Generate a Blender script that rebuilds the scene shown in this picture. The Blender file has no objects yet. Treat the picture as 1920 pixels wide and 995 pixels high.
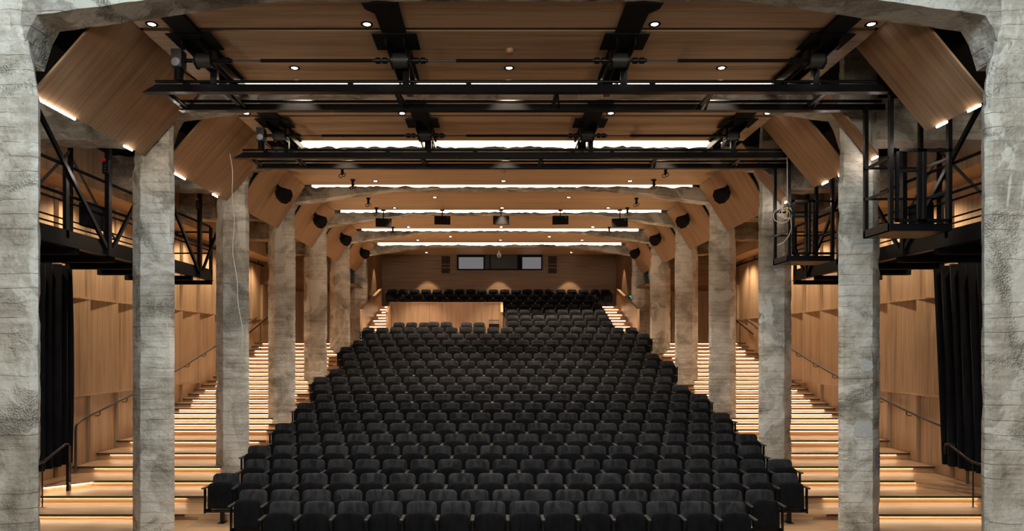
import bpy, math, random
from mathutils import Vector, Matrix, noise as mnoise

random.seed(7)
SC = bpy.context.scene
COL = SC.collection
R = math.radians
EYE = 3.34                      # camera height above the front floor

# ------------------------------------------------------------------ camera
cam_d = bpy.data.cameras.new('camera')
cam = bpy.data.objects.new('camera', cam_d)
COL.objects.link(cam)
cam.location = (-0.2, 0.0, EYE)
cam.rotation_euler = (R(90), 0, 0)
cam_d.sensor_width = 36.0
cam_d.lens = 24.0
cam_d.shift_x = 32.0 / 1920.0
cam_d.shift_y = 154.5 / 1920.0
cam_d.clip_start = 0.05
cam_d.clip_end = 200
SC.camera = cam

# ------------------------------------------------------------------ world, exposure, big lights
W = bpy.data.worlds.new('hall_air')
SC.world = W
W.use_nodes = True
W.node_tree.nodes['Background'].inputs[0].default_value = (1.0, 0.93, 0.84, 1)
W.node_tree.nodes['Background'].inputs[1].default_value = 0.07
SC.view_settings.view_transform = 'Standard'
SC.view_settings.look = 'None'
SC.view_settings.gamma = 1.0
SC.view_settings.exposure = 0.6
SC.view_settings.use_curve_mapping = False
try:
    SC.cycles.use_denoising = True
    SC.cycles.max_bounces = 6
    SC.cycles.diffuse_bounces = 3
    SC.cycles.sample_clamp_indirect = 4.0
    SC.cycles.caustics_reflective = False
    SC.cycles.caustics_refractive = False
except Exception:
    pass

def area_light(name, loc, target, sx, sy, power, color):
    d = bpy.data.lights.new(name, 'AREA')
    d.shape = 'RECTANGLE'; d.size = sx; d.size_y = sy
    d.energy = power; d.color = color
    o = bpy.data.objects.new(name, d)
    COL.objects.link(o)
    o.location = loc
    o.rotation_euler = (Vector(target) - Vector(loc)).to_track_quat('-Z', 'Y').to_euler()
    return o

COOL = (0.66, 0.85, 1.0)
STAGE_W = 400.0                 # stage working light behind the camera
DOWN_W = 420.0                   # downlights in the ceiling
AISLE_W = 155.0
REAR_W = 300.0
FILL_W = 1350.0
UP_W = 130.0                  # added spots that brighten the oak ceiling
E_STAIR = 16.0                  # led profile under each nosing
E_SLOT = 3.2                   # led profile in the ceiling slots
E_EDGE = 65.0                   # led profile under the angled panels
area_light('stage_light', (-0.2, 5.4, 8.95), (0, 8.6, 4.0), 11.0, 0.6, STAGE_W, COOL)
area_light('front_fill', (-0.2, -12.0, 5.2), (0, 20, 4.6), 14.0, 4.0, FILL_W, (1.0, 0.93, 0.82))  # added unseen fill that brightens the column fronts
WARM = (1.0, 0.80, 0.58)

# ------------------------------------------------------------------ materials
def mat(name):
    m = bpy.data.materials.new(name)
    m.use_nodes = True
    nt = m.node_tree
    return m, nt, nt.nodes['Principled BSDF']

def N(nt, kind, **kw):
    n = nt.nodes.new(kind)
    for k, v in kw.items():
        if k in n.inputs.keys() if hasattr(n.inputs, 'keys') else False:
            n.inputs[k].default_value = v
        else:
            setattr(n, k, v)
    return n

def ramp(nt, stops):
    r = nt.nodes.new('ShaderNodeValToRGB')
    e = r.color_ramp.elements
    while len(e) < len(stops):
        e.new(0.5)
    for k, (p, c) in enumerate(stops):
        e[k].position = p
        e[k].color = (*c, 1)
    return r

def wood(name, axis, c0, c1, rough=0.45, seed=0.0):
    """oak veneer, grain along the given object axis"""
    m, nt, b = mat(name)
    L = nt.links
    tc = N(nt, 'ShaderNodeTexCoord')
    mp = N(nt, 'ShaderNodeMapping')
    sc = [14.0, 14.0, 14.0]; sc['xyz'.index(axis)] = 0.55
    mp.inputs['Scale'].default_value = sc
    mp.inputs['Location'].default_value = (seed, seed * 1.7, seed * 0.6)
    L.new(tc.outputs['Object'], mp.inputs['Vector'])
    n1 = N(nt, 'ShaderNodeTexNoise'); n1.inputs['Scale'].default_value = 1.0; n1.inputs['Detail'].default_value = 7; n1.inputs['Roughness'].default_value = 0.62
    L.new(mp.outputs[0], n1.inputs['Vector'])
    mp2 = N(nt, 'ShaderNodeMapping')
    s2 = [2.6, 2.6, 2.6]; s2['xyz'.index(axis)] = 0.12
    mp2.inputs['Scale'].default_value = s2
    L.new(tc.outputs['Object'], mp2.inputs['Vector'])
    n2 = N(nt, 'ShaderNodeTexNoise'); n2.inputs['Scale'].default_value = 1.0; n2.inputs['Detail'].default_value = 3
    L.new(mp2.outputs[0], n2.inputs['Vector'])
    mp3 = N(nt, 'ShaderNodeMapping')
    s3 = [110.0, 110.0, 110.0]; s3['xyz'.index(axis)] = 3.0
    mp3.inputs['Scale'].default_value = s3
    L.new(tc.outputs['Object'], mp3.inputs['Vector'])
    n3 = N(nt, 'ShaderNodeTexNoise'); n3.inputs['Scale'].default_value = 1.0; n3.inputs['Detail'].default_value = 2
    L.new(mp3.outputs[0], n3.inputs['Vector'])
    a = N(nt, 'ShaderNodeMath', operation='ADD'); L.new(n1.outputs[0], a.inputs[0])
    k = N(nt, 'ShaderNodeMath', operation='MULTIPLY_ADD'); k.inputs[1].default_value = 0.5
    L.new(n2.outputs[0], k.inputs[0]); 
    k3 = N(nt, 'ShaderNodeMath', operation='MULTIPLY'); k3.inputs[1].default_value = 0.28
    L.new(n3.outputs[0], k3.inputs[0]); L.new(k3.outputs[0], k.inputs[2])
    L.new(k.outputs[0], a.inputs[1])
    r = ramp(nt, [(0.62, c0), (1.12 if False else 0.98, c1)])
    L.new(a.outputs[0], r.inputs[0])
    L.new(r.outputs[0], b.inputs['Base Color'])
    b.inputs['Roughness'].default_value = rough
    b.inputs['Specular IOR Level'].default_value = 0.35
    return m

def concrete(name, dark, mid, light, bump=0.6, agg=0.5):
    m, nt, b = mat(name)
    L = nt.links
    geo = N(nt, 'ShaderNodeNewGeometry')
    P = geo.outputs['Position']
    def noise(scale, detail, rough=0.6, dist=0.0, vec=P):
        n = N(nt, 'ShaderNodeTexNoise'); n.inputs['Scale'].default_value = scale; n.inputs['Detail'].default_value = detail
        n.inputs['Roughness'].default_value = rough; n.inputs['Distortion'].default_value = dist
        L.new(vec, n.inputs['Vector']); return n.outputs[0]
    def math_(op, x, y, z=None):
        n = N(nt, 'ShaderNodeMath', operation=op)
        for i, v in enumerate((x, y, z)):
            if v is None: continue
            if isinstance(v, (int, float)): n.inputs[i].default_value = v
            else: L.new(v, n.inputs[i])
        return n.outputs[0]
    def cr(fac, stops):
        r = ramp(nt, stops); L.new(fac, r.inputs[0]); return r.outputs[0]
    def mix(kind, fac, c1, c2):
        n = N(nt, 'ShaderNodeMixRGB', blend_type=kind)
        for i, v in enumerate((fac, c1, c2)):
            if isinstance(v, (int, float)): n.inputs[i].default_value = v
            elif isinstance(v, tuple): n.inputs[i].default_value = (*v, 1)
            else: L.new(v, n.inputs[i])
        return n.outputs[0]
    n1 = noise(1.3, 9, 0.62, 0.6)
    mp = N(nt, 'ShaderNodeMapping'); mp.inputs['Scale'].default_value = (1.2, 1.2, 11.0)
    L.new(P, mp.inputs['Vector'])
    nb = noise(1.0, 4, vec=mp.outputs[0])
    n2 = noise(26, 6, 0.75)
    tone = math_('MULTIPLY_ADD', n2, 0.30, math_('MULTIPLY_ADD', nb, 0.40, n1))
    col = cr(tone, [(0.62, dark), (0.86, mid), (1.08, light)])
    # paler skim-coat patches with sharp edges
    col = mix('MIX', cr(noise(0.75, 6, 0.55, 1.2), [(0.55, (0, 0, 0)), (0.575, (0.85, 0.85, 0.85))]), col, light)
    # honeycombed aggregate zones
    zone = cr(noise(1.1, 5, 0.6, 0.8), [(0.55, (0, 0, 0)), (0.66, (1, 1, 1))])
    vo = N(nt, 'ShaderNodeTexVoronoi'); vo.inputs['Scale'].default_value = 42; L.new(P, vo.inputs['Vector'])
    peb = cr(vo.outputs['Distance'], [(0.12, (1, 1, 1)), (0.5, (0.16, 0.15, 0.14))])
    col = mix('MULTIPLY', math_('MULTIPLY', zone, agg), col, peb)
    # air holes
    v2 = N(nt, 'ShaderNodeTexVoronoi'); v2.inputs['Scale'].default_value = 15; L.new(P, v2.inputs['Vector'])
    hole = cr(v2.outputs['Distance'], [(0.07, (0.15, 0.14, 0.13)), (0.12, (1, 1, 1))])
    col = mix('MULTIPLY', 0.8, col, hole)
    # board joints
    sp = N(nt, 'ShaderNodeSeparateXYZ'); L.new(P, sp.inputs[0])
    zz = math_('MULTIPLY_ADD', noise(1.4, 3), 0.09, sp.outputs['Z'])
    fr = math_('FRACT', math_('MULTIPLY', zz, 5.6), 0)
    jt = cr(fr, [(0.0, (0.35, 0.35, 0.35)), (0.05, (1, 1, 1))])
    jmask = cr(noise(2.2, 3), [(0.42, (0, 0, 0)), (0.56, (1, 1, 1))])
    col = mix('MULTIPLY', math_('MULTIPLY', jmask, 0.8), col, jt)
    L.new(col, b.inputs['Base Color'])
    b.inputs['Roughness'].default_value = 0.92
    b.inputs['Specular IOR Level'].default_value = 0.2
    hgt = math_('MULTIPLY_ADD', n2, 0.6, math_('MULTIPLY', nb, 0.8))
    hgt = math_('MULTIPLY_ADD', zone, math_('MULTIPLY', vo.outputs['Distance'], -1.6), hgt)
    hgt = math_('MULTIPLY_ADD', jmask, jt, hgt)
    bm_ = N(nt, 'ShaderNodeBump'); bm_.inputs['Strength'].default_value = bump; bm_.inputs['Distance'].default_value = 0.022
    L.new(hgt, bm_.inputs['Height'])
    L.new(bm_.outputs[0], b.inputs['Normal'])
    return m

def plain(name, c, rough=0.5, metal=0.0, spec=0.5, grain=0.0):
    m, nt, b = mat(name)
    b.inputs['Base Color'].default_value = (*c, 1)
    b.inputs['Roughness'].default_value = rough
    b.inputs['Metallic'].default_value = metal
    b.inputs['Specular IOR Level'].default_value = spec
    if grain:
        tc = N(nt, 'ShaderNodeTexCoord')
        n = N(nt, 'ShaderNodeTexNoise'); n.inputs['Scale'].default_value = 40; n.inputs['Detail'].default_value = 4
        nt.links.new(tc.outputs['Object'], n.inputs['Vector'])
        r = ramp(nt, [(0.3, tuple(x * (1 - grain) for x in c)), (0.7, tuple(x * (1 + grain) for x in c))])
        nt.links.new(n.outputs[0], r.inputs[0]); nt.links.new(r.outputs[0], b.inputs['Base Color'])
    return m

def emit(name, c, s):
    m, nt, b = mat(name)
    b.inputs['Base Color'].default_value = (0, 0, 0, 1)
    b.inputs['Emission Color'].default_value = (*c, 1)
    b.inputs['Emission Strength'].default_value = s
    return m

def velvet(name, c0, c1):
    m, nt, b = mat(name)
    L = nt.links
    oi = N(nt, 'ShaderNodeObjectInfo')
    tc = N(nt, 'ShaderNodeTexCoord')
    ad = N(nt, 'ShaderNodeVectorMath', operation='ADD')
    sc = N(nt, 'ShaderNodeVectorMath', operation='SCALE'); sc.inputs['Scale'].default_value = 3.7
    L.new(oi.outputs['Location'], sc.inputs[0])
    L.new(tc.outputs['Object'], ad.inputs[0]); L.new(sc.outputs[0], ad.inputs[1])
    mp = N(nt, 'ShaderNodeMapping'); mp.inputs['Scale'].default_value = (7, 3, 2.4)
    L.new(ad.outputs[0], mp.inputs['Vector'])
    n = N(nt, 'ShaderNodeTexNoise'); n.inputs['Scale'].default_value = 1.0; n.inputs['Detail'].default_value = 3; n.inputs['Distortion'].default_value = 1.0
    L.new(mp.outputs[0], n.inputs['Vector'])
    r = ramp(nt, [(0.36, c0), (0.62, c1)])
    L.new(n.outputs[0], r.inputs[0])
    L.new(r.outputs[0], b.inputs['Base Color'])
    b.inputs['Roughness'].default_value = 0.95
    b.inputs['Specular IOR Level'].default_value = 0.1
    b.inputs['Sheen Weight'].default_value = 0.05
    b.inputs['Sheen Roughness'].default_value = 0.4
    b.inputs['Sheen Tint'].default_value = (0.6, 0.6, 0.64, 1)
    return m

O0, O1 = (0.30, 0.185, 0.100), (0.52, 0.345, 0.205)
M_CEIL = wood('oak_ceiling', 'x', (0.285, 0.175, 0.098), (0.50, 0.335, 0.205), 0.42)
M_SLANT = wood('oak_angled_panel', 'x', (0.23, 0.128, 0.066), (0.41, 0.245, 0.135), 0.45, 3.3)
M_WALL = wood('oak_wall', 'z', O0, O1, 0.5, 1.2)
M_BACK = wood('oak_back_wall_shaded', 'x', (0.125, 0.065, 0.03), (0.22, 0.125, 0.062), 0.5, 5.0)  # same oak, darkened so the colour carries the back wall's shade
M_STEP = wood('oak_step', 'x', (0.30, 0.165, 0.08), (0.52, 0.32, 0.175), 0.38, 2.1)
M_STAGE = plain('dark_stage_floor', (0.055, 0.05, 0.044), 0.7, grain=0.2)
M_FLOOR = wood('oak_floor', 'x', (0.28, 0.155, 0.075), (0.50, 0.31, 0.17), 0.38, 6.1)
M_BOOTH = wood('oak_booth', 'z', (0.27, 0.145, 0.072), (0.46, 0.28, 0.155), 0.45, 8.0)
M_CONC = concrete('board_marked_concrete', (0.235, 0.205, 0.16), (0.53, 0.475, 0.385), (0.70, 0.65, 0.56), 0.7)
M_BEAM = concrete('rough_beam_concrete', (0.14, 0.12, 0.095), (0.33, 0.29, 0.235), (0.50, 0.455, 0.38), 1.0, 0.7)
M_PATCH = plain('pale_mortar', (0.52, 0.50, 0.46), 0.95, grain=0.12)
M_BLACK = plain('black_steel', (0.006, 0.006, 0.0065), 0.27, 0.0, 0.22)
M_MATTE = plain('matt_black', (0.005, 0.005, 0.0055), 0.7, 0.0, 0.15)
M_GREY = plain('grey_steel', (0.07, 0.07, 0.07), 0.4, 0.5)
M_SILV = plain('bright_steel', (0.5, 0.5, 0.5), 0.3, 0.9)
M_DARKV = plain('dark_void', (0.006, 0.005, 0.005), 0.9, spec=0.1)
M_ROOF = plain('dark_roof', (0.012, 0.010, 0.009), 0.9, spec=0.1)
M_ARM = plain('bronze_armrest', (0.05, 0.048, 0.046), 0.35, 0.3)
M_SEATB = velvet('charcoal_velvet_back_lit', (0.012, 0.012, 0.0125), (0.032, 0.032, 0.033))  # seat velvet lightened for the top light on the backs
M_SEATP = velvet('charcoal_velvet_pan_shaded', (0.0035, 0.0035, 0.004), (0.0065, 0.0065, 0.0072))  # same velvet darkened for the shade on the pans
M_CURT = velvet('black_curtain_cloth', (0.006, 0.006, 0.007), (0.010, 0.010, 0.011))
M_LIPSHADE = plain('shaded_nosing_strip', (0.05, 0.033, 0.02), 0.6)  # dark brown holds the shade on the tread fronts
M_LEDST = emit('led_stair', (1.0, 0.77, 0.50), E_STAIR)
M_LEDSL = emit('led_slot', (1.0, 0.83, 0.60), E_SLOT)
M_LEDED = emit('led_edge', (1.0, 0.90, 0.80), E_EDGE)
M_LENS = emit('downlight_lens', (1.0, 0.90, 0.76), 22.0)
M_LENSF = emit('downlight_lens_front', (0.95, 0.97, 1.0), 22.0)
M_RED = plain('red_plastic', (0.55, 0.02, 0.012), 0.4)
M_WHITE = plain('white_plastic', (0.7, 0.68, 0.63), 0.5)
M_YEL = plain('yellow_tape', (0.7, 0.45, 0.05), 0.5)
M_PURP = plain('purple_print', (0.10, 0.07, 0.22), 0.6)
M_PAPER = plain('pale_paper', (0.36, 0.36, 0.40), 0.7)
M_GLASSG = emit('glowing_blind', (0.60, 0.58, 0.60), 0.16)  # light on the grey blinds put in as a faint glow
M_GLASSD = plain('dark_glass', (0.03, 0.025, 0.022), 0.5, 0, 0.3)
M_GREEN = emit('green_display', (0.05, 0.8, 0.25), 0.9)
M_BLUE = emit('blue_display', (0.1, 0.2, 1.0), 1.5)

# ------------------------------------------------------------------ mesh helpers
class MB:
    def __init__(s):
        s.v = []; s.f = []; s.mi = []; s.cur = 0
    def add(s, vs, fs):
        o = len(s.v)
        s.v += [tuple(p) for p in vs]
        s.f += [tuple(i + o for i in f) for f in fs]
        s.mi += [s.cur] * len(fs)
        return s
    def box(s, x0, x1, y0, y1, z0, z1):
        if x0 > x1: x0, x1 = x1, x0
        if y0 > y1: y0, y1 = y1, y0
        if z0 > z1: z0, z1 = z1, z0
        return s.add([(x0,y0,z0),(x1,y0,z0),(x1,y1,z0),(x0,y1,z0),(x0,y0,z1),(x1,y0,z1),(x1,y1,z1),(x0,y1,z1)],
                     [(0,3,2,1),(4,5,6,7),(0,1,5,4),(1,2,6,5),(2,3,7,6),(3,0,4,7)])
    def cbox(s, x0, x1, y0, y1, z0, z1, c=0.006):
        """box with chamfered edges"""
        if x0 > x1: x0, x1 = x1, x0
        X, Y, Z = (x0, x1), (y0, y1), (z0, z1)
        import itertools
        pts = {}; vs = []
        for a, b_, d in itertools.product((0, 1), repeat=3):
            for ax in range(3):
                p = [X[a], Y[b_], Z[d]]
                for k, q in enumerate((a, b_, d)):
                    if k != ax:
                        p[k] += c * (1 if q == 0 else -1)
                pts[(a, b_, d, ax)] = len(vs); vs.append(tuple(p))
        # vertex (a,b,d,ax) lies on the edge... faces: main face of axis k uses vertices pulled in the other two axes
        fs = []
        def key(a, ax): return pts[(a[0], a[1], a[2], ax)]
        for k in range(3):
            o1, o2 = [q for q in range(3) if q != k]
            for side in (0, 1):
                cyc = []
                for u, w in ((0, 0), (1, 0), (1, 1), (0, 1)):
                    a = [0, 0, 0]; a[k] = side; a[o1] = u; a[o2] = w
                    cyc.append(key(a, k))
                flip = (side == 0) ^ (k == 1)
                fs.append(tuple(reversed(cyc)) if flip else tuple(cyc))
        # main-face vertices: point offset in the other two axes => lies on face k
        for k in range(3):          # chamfers along axis k
            o1, o2 = [q for q in range(3) if q != k]
            for u, w in itertools.product((0, 1), repeat=2):
                q = []
                for t in (0, 1):
                    a = [0, 0, 0]; a[k] = t; a[o1] = u; a[o2] = w
                    q.append((key(a, o1), key(a, o2)))
                fs.append((q[0][0], q[0][1], q[1][1], q[1][0]))
        for a in itertools.product((0, 1), repeat=3):
            fs.append((key(a, 0), key(a, 1), key(a, 2)))
        return s.add(vs, fs)
    def bar(s, p, q, w, h=None):
        """rectangular bar from p to q"""
        h = h or w
        p, q = Vector(p), Vector(q)
        d = (q - p).normalized()
        up = Vector((0, 0, 1)) if abs(d.z) < 0.95 else Vector((0, 1, 0))
        a = d.cross(up).normalized() * (w / 2); b = a.cross(d).normalized() * (h / 2)
        vs = []
        for c in (p, q):
            vs += [c - a - b, c + a - b, c + a + b, c - a + b]
        return s.add(vs, [(0,3,2,1),(4,5,6,7),(0,1,5,4),(1,2,6,5),(2,3,7,6),(3,0,4,7)])
    def tube(s, pts, r, n=8, caps=True):
        pts = [Vector(p) for p in pts]
        rings = []; prev = None
        for i, p in enumerate(pts):
            d = (pts[min(i + 1, len(pts) - 1)] - pts[max(i - 1, 0)]).normalized()
            if prev is None:
                up = Vector((0, 0, 1)) if abs(d.z) < 0.9 else Vector((1, 0, 0))
                a = d.cross(up).normalized()
            else:
                a = (prev - d * prev.dot(d)).normalized()
            prev = a
            b = d.cross(a)
            rr = r[i] if isinstance(r, (list, tuple)) else r
            rings.append([p + (a * math.cos(2 * math.pi * k / n) + b * math.sin(2 * math.pi * k / n)) * rr for k in range(n)])
        vs = [q for rg in rings for q in rg]
        fs = []
        for i in range(len(pts) - 1):
            for k in range(n):
                k2 = (k + 1) % n
                fs.append((i * n + k, i * n + k2, (i + 1) * n + k2, (i + 1) * n + k))
        if caps:
            fs.append(tuple(reversed(range(n))))
            fs.append(tuple((len(pts) - 1) * n + k for k in range(n)))
        return s.add(vs, fs)
    def prism_xz(s, poly, y0, y1):
        n = len(poly)
        vs = [(x, y0, z) for x, z in poly] + [(x, y1, z) for x, z in poly]
        fs = [tuple(range(n)), tuple(reversed(range(n, 2 * n)))]
        fs += [(i, n + i, n + (i + 1) % n, (i + 1) % n) for i in range(n)]
        return s.add(vs, fs)
    def prism_yz(s, poly, x0, x1):
        n = len(poly)
        vs = [(x0, y, z) for y, z in poly] + [(x1, y, z) for y, z in poly]
        fs = [tuple(range(n)), tuple(reversed(range(n, 2 * n)))]
        fs += [(i, n + i, n + (i + 1) % n, (i + 1) % n) for i in range(n)]
        return s.add(vs, fs)
    def prism_xy(s, poly, z0, z1):
        n = len(poly)
        vs = [(x, y, z0) for x, y in poly] + [(x, y, z1) for x, y in poly]
        fs = [tuple(reversed(range(n))), tuple(range(n, 2 * n))]
        fs += [(i, (i + 1) % n, n + (i + 1) % n, n + i) for i in range(n)]
        return s.add(vs, fs)
    def pad(s, w, h, rad, t, M, soft=0.022, dome=0.0, n=5):
        """upholstered pad: rounded outline in local XZ, thickness along Y, placed by matrix M"""
        out = []
        cs = [(w/2 - rad, h/2 - rad, 0), (-w/2 + rad, h/2 - rad, 90), (-w/2 + rad*0.5, -h/2 + rad*0.5, 180), (w/2 - rad*0.5, -h/2 + rad*0.5, 270)]
        for i, (cx, cz, a0) in enumerate(cs):
            rr = rad if i < 2 else rad * 0.5
            for k in range(n + 1):
                a = R(a0 + 90 * k / n)
                out.append((cx + rr * math.cos(a), cz + rr * math.sin(a)))
            if i == 0:            # domed top edge
                for k in (1, 2, 3):
                    u = k / 4
                    out.append(((w/2 - rad) * (1 - 2 * u), h/2 + dome * math.sin(math.pi * u)))
        m = len(out)
        def ring(ins, y):
            return [M @ Vector((x * (1 - 2 * ins / w), y, z * (1 - 2 * ins / h))) for x, z in out]
        rings = [ring(soft * 2.6, -t/2 - 0.006), ring(soft, -t/2), ring(soft * 0.3, -t/2 + soft * 0.4), ring(0, -t/2 + soft * 1.1),
                 ring(0, t/2 - soft * 1.1), ring(soft * 0.3, t/2 - soft * 0.4), ring(soft, t/2)]
        vs = [q for rg in rings for q in rg]
        fs = []
        for i in range(len(rings) - 1):
            for k in range(m):
                k2 = (k + 1) % m
                fs.append((i * m + k, (i + 1) * m + k, (i + 1) * m + k2, i * m + k2))
        c0 = len(vs); vs.append(M @ Vector((0, -t/2 - 0.012, 0))); vs.append(M @ Vector((0, t/2, 0)))
        for k in range(m):
            k2 = (k + 1) % m
            fs.append((c0, k, k2))
            fs.append((c0 + 1, (len(rings) - 1) * m + k2, (len(rings) - 1) * m + k))
        return s.add(vs, fs)
    def mesh(s, name, mats, off=Vector((0, 0, 0)), smooth=False):
        me = bpy.data.meshes.new(name)
        me.from_pydata([Vector(p) - off for p in s.v], [], s.f)
        for m in (mats if isinstance(mats, (list, tuple)) else [mats]):
            me.materials.append(m)
        if any(s.mi):
            me.polygons.foreach_set('material_index', s.mi)
        me.validate()
        import bmesh
        b = bmesh.new(); b.from_mesh(me)
        bmesh.ops.recalc_face_normals(b, faces=b.faces)
        b.to_mesh(me); b.free()
        if smooth:
            me.polygons.foreach_set('use_smooth', [True] * len(me.polygons))
            try:
                me.set_sharp_from_angle(angle=R(smooth if smooth is not True else 42))
            except Exception:
                pass
        me.update()
        return me
    def build(s, name, mats, parent=None, smooth=False):
        """link as ONE object; vertices are given in world space, made local to the thing's root"""
        off = Vector((0, 0, 0)); p = parent
        while p is not None:
            off += p.location; p = p.parent
        o = bpy.data.objects.new(name, s.mesh(name, mats, off, smooth))
        o.parent = parent
        COL.objects.link(o)
        return o

def thing(name, label, cat, loc=(0, 0, 0), group=None):
    o = bpy.data.objects.new(name, None)
    o.empty_display_size = 0.1
    o.location = loc
    COL.objects.link(o)
    return tag(o, label, cat, group)

def tag(o, label, cat, group=None, kind=None):
    o['label'] = label; o['category'] = cat
    if group: o['group'] = group
    if kind: o['kind'] = kind
    return o

def struct(o, label=None, cat=None):
    o['kind'] = 'structure'
    if label: o['label'] = label
    if cat: o['category'] = cat
    return o

def B(x0, x1, y0, y1, z0, z1):
    return MB().box(x0, x1, y0, y1, z0, z1)

def nz(p, s, seed=0.0):
    return mnoise.noise(Vector((p[0] * s + seed, p[1] * s + seed * 0.7, p[2] * s - seed)))

ORD = ['first', 'second', 'third', 'fourth', 'fifth', 'sixth', 'seventh', 'eighth', 'ninth', 'tenth', 'eleventh', 'twelfth', 'thirteenth',
       'fourteenth', 'fifteenth', 'sixteenth', 'seventeenth', 'eighteenth', 'nineteenth', 'twentieth']
SIDE = {-1: 'left', 1: 'right'}

# ------------------------------------------------------------------ levels
TOPREL = [-2.46, -2.455, -2.34, -2.226, -2.08, -1.945, -1.80, -1.634, -1.455, -1.286, -1.078, -0.882, -0.664, -0.425, -0.19, 0.04, 0.29,
          0.55, 0.816, 1.10, 1.384, 1.675, 1.97, 2.266, 2.57, 2.87]
SEAT_H = 0.88
ZR = {n + 1: max(0.0, t - SEAT_H + EYE) for n, t in enumerate(TOPREL)}
ZR[2] = 0.0
YR = {n: 11.0 + 0.9 * (n - 1) for n in range(1, 27)}       # plane of the seat backs
ER = {n: YR[n] - 0.93 for n in YR}                         # front edge of each tread
CZ = EYE + 4.5                  # oak ceiling
PW0, PW1 = 5.77, 6.60           # columns, inner and outer face
PY = [8.3] + [8.2 + 3.6 * k for k in range(1, 7)]
PB = [8.2 + 3.6 * k for k in range(7)]
WALLX = 9.8

# ------------------------------------------------------------------ floors
f = MB()
prof = [(10.9, -0.3), (10.9, 0.0), (ER[3], 0.0)]
for n in range(3, 21):
    prof.append((ER[n], ZR[n]))
    if n < 20:
        prof.append((ER[n + 1], ZR[n]))
prof += [(31.2, ZR[20]), (31.2, -0.3)]
# extruded step profile as separate quads (keeps the n-gon caps simple)
vs = []; fs = []
for (y, z) in prof:
    vs += [(-5.75, y, z), (5.75, y, z)]
for i in range(len(prof) - 1):
    fs.append((2 * i, 2 * i + 1, 2 * i + 3, 2 * i + 2))
f.add(vs, fs)
struct(f.build('floor', M_FLOOR))
struct(B(-10.0, -5.75, 10.9, ER[3] + 0.1, -0.3, 0.0).box(5.75, 10.0, 10.9, ER[3] + 0.1, -0.3, 0.0).build('floor_aisle', M_FLOOR))
struct(B(-10.0, 10.0, -4, 10.9, -0.3, 0.0).build('floor_stage', M_STAGE))
# rear terraces: right block rows 21-23 and the full-width rows 24-26
f = MB()
for n in (21, 22, 23):
    f.box(0.32, 4.72, ER[n], 34.6, ZR[20] - 0.02, ZR[n])
for n in (24, 25, 26):
    f.box(-4.72, 4.72, ER[n], 34.6, ZR[20] - 0.02, ZR[n])
struct(f.build('floor_terrace', M_FLOOR))

# ------------------------------------------------------------------ lit side stairs
def stair_levels():
    out = []
    for n in range(3, 21):
        if n >= 11:
            out.append(((ER[n - 1] + ER[n]) / 2, (ZR[n - 1] + ZR[n]) / 2))
        out.append((ER[n], ZR[n]))
    return out
LV = stair_levels()
for sx in (-1, 1):
    st = thing('side_staircase', f'broad oak staircase with lit risers in the {SIDE[sx]} aisle behind the columns', 'staircase', (sx * 7.9, ER[3], 0), 'lit aisle staircases')
    for i, (y, z) in enumerate(LV):
        y1 = LV[i + 1][0] if i + 1 < len(LV) else 31.3
        zp = LV[i - 1][1] if i else 0.0
        rise = z - zp
        b = MB()
        b.box(sx * 5.75, sx * WALLX, y, y1 + 0.06, z - 0.046, z)             # tread with nosing
        b.box(sx * 5.75, sx * WALLX, y + 0.055, y + 0.085, zp - 0.001, z - 0.046)   # riser
        stp = b.build('step', M_STEP, st)
        g = B(sx * 6.0, sx * (WALLX - 0.02), y - 0.004, y + 0.001, z - 0.046, z - 0.003).build('shaded_nosing', M_LIPSHADE, stp)  # dark strip over the tread front, its shade painted in
        xo = 9.45 if i % 4 else 9.3
        if sx > 0 and i < 3: xo = 9.5
        led = B(sx * (6.2 + 0.1 * (i % 3)), sx * xo, y + 0.040, y + 0.052, z - 0.054, z - 0.047)
        led.build('light_strip', M_LEDST, stp)
    # corner landing by the wall, its edge runs obliquely
    yl = ER[6]; zl = ZR[6]
    b = MB().prism_xy([(sx * 8.72, yl + 0.02), (sx * WALLX, yl + 0.02), (sx * WALLX, yl - 0.92), (sx * 9.45, yl - 0.62)], zl - 0.036, zl)
    b.prism_xy([(sx * 8.8, yl + 0.02), (sx * WALLX, yl + 0.02), (sx * WALLX, yl - 0.85), (sx * 9.48, yl - 0.55)], ZR[4], zl - 0.036)
    ld = b.build('landing', M_STEP, st)
    if sx < 0:
        MB().bar((sx * 8.78, yl - 0.02, zl - 0.045), (sx * 9.45, yl - 0.585, zl - 0.045), 0.014, 0.012).build('light_strip', M_LEDST, ld)

# rear stairs beside the upper seats
for sx in (-1, 1):
    st = thing('rear_staircase', f'narrow lit stair beside the upper {SIDE[sx]} seats and the sloping oak parapet', 'staircase', (sx * 5.2, ER[21], ZR[20]))
    lv = []
    for n in range(21, 27):
        lv.append(((ER[n - 1] + ER[n]) / 2 , (ZR[n - 1] + ZR[n]) / 2)); lv.append((ER[n], ZR[n]))
    for i, (y, z) in enumerate(lv):
        y1 = lv[i + 1][0] if i + 1 < len(lv) else 34.34
        zp = lv[i - 1][1] if i else ZR[20]
        xi = 4.73 if sx > 0 else 4.88
        b = MB().box(sx * xi, sx * 5.70, y, y1 + 0.05, z - 0.03, z).box(sx * xi, sx * 5.70, y + 0.045, y + 0.07, zp - 0.001, z - 0.03)
        stp = b.build('step', M_STEP, st)
        B(sx * (xi + 0.03), sx * (5.45 if i % 2 else 5.6), y + 0.030, y + 0.042, z - 0.040, z - 0.031).build('light_strip', M_LEDST, stp)

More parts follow.
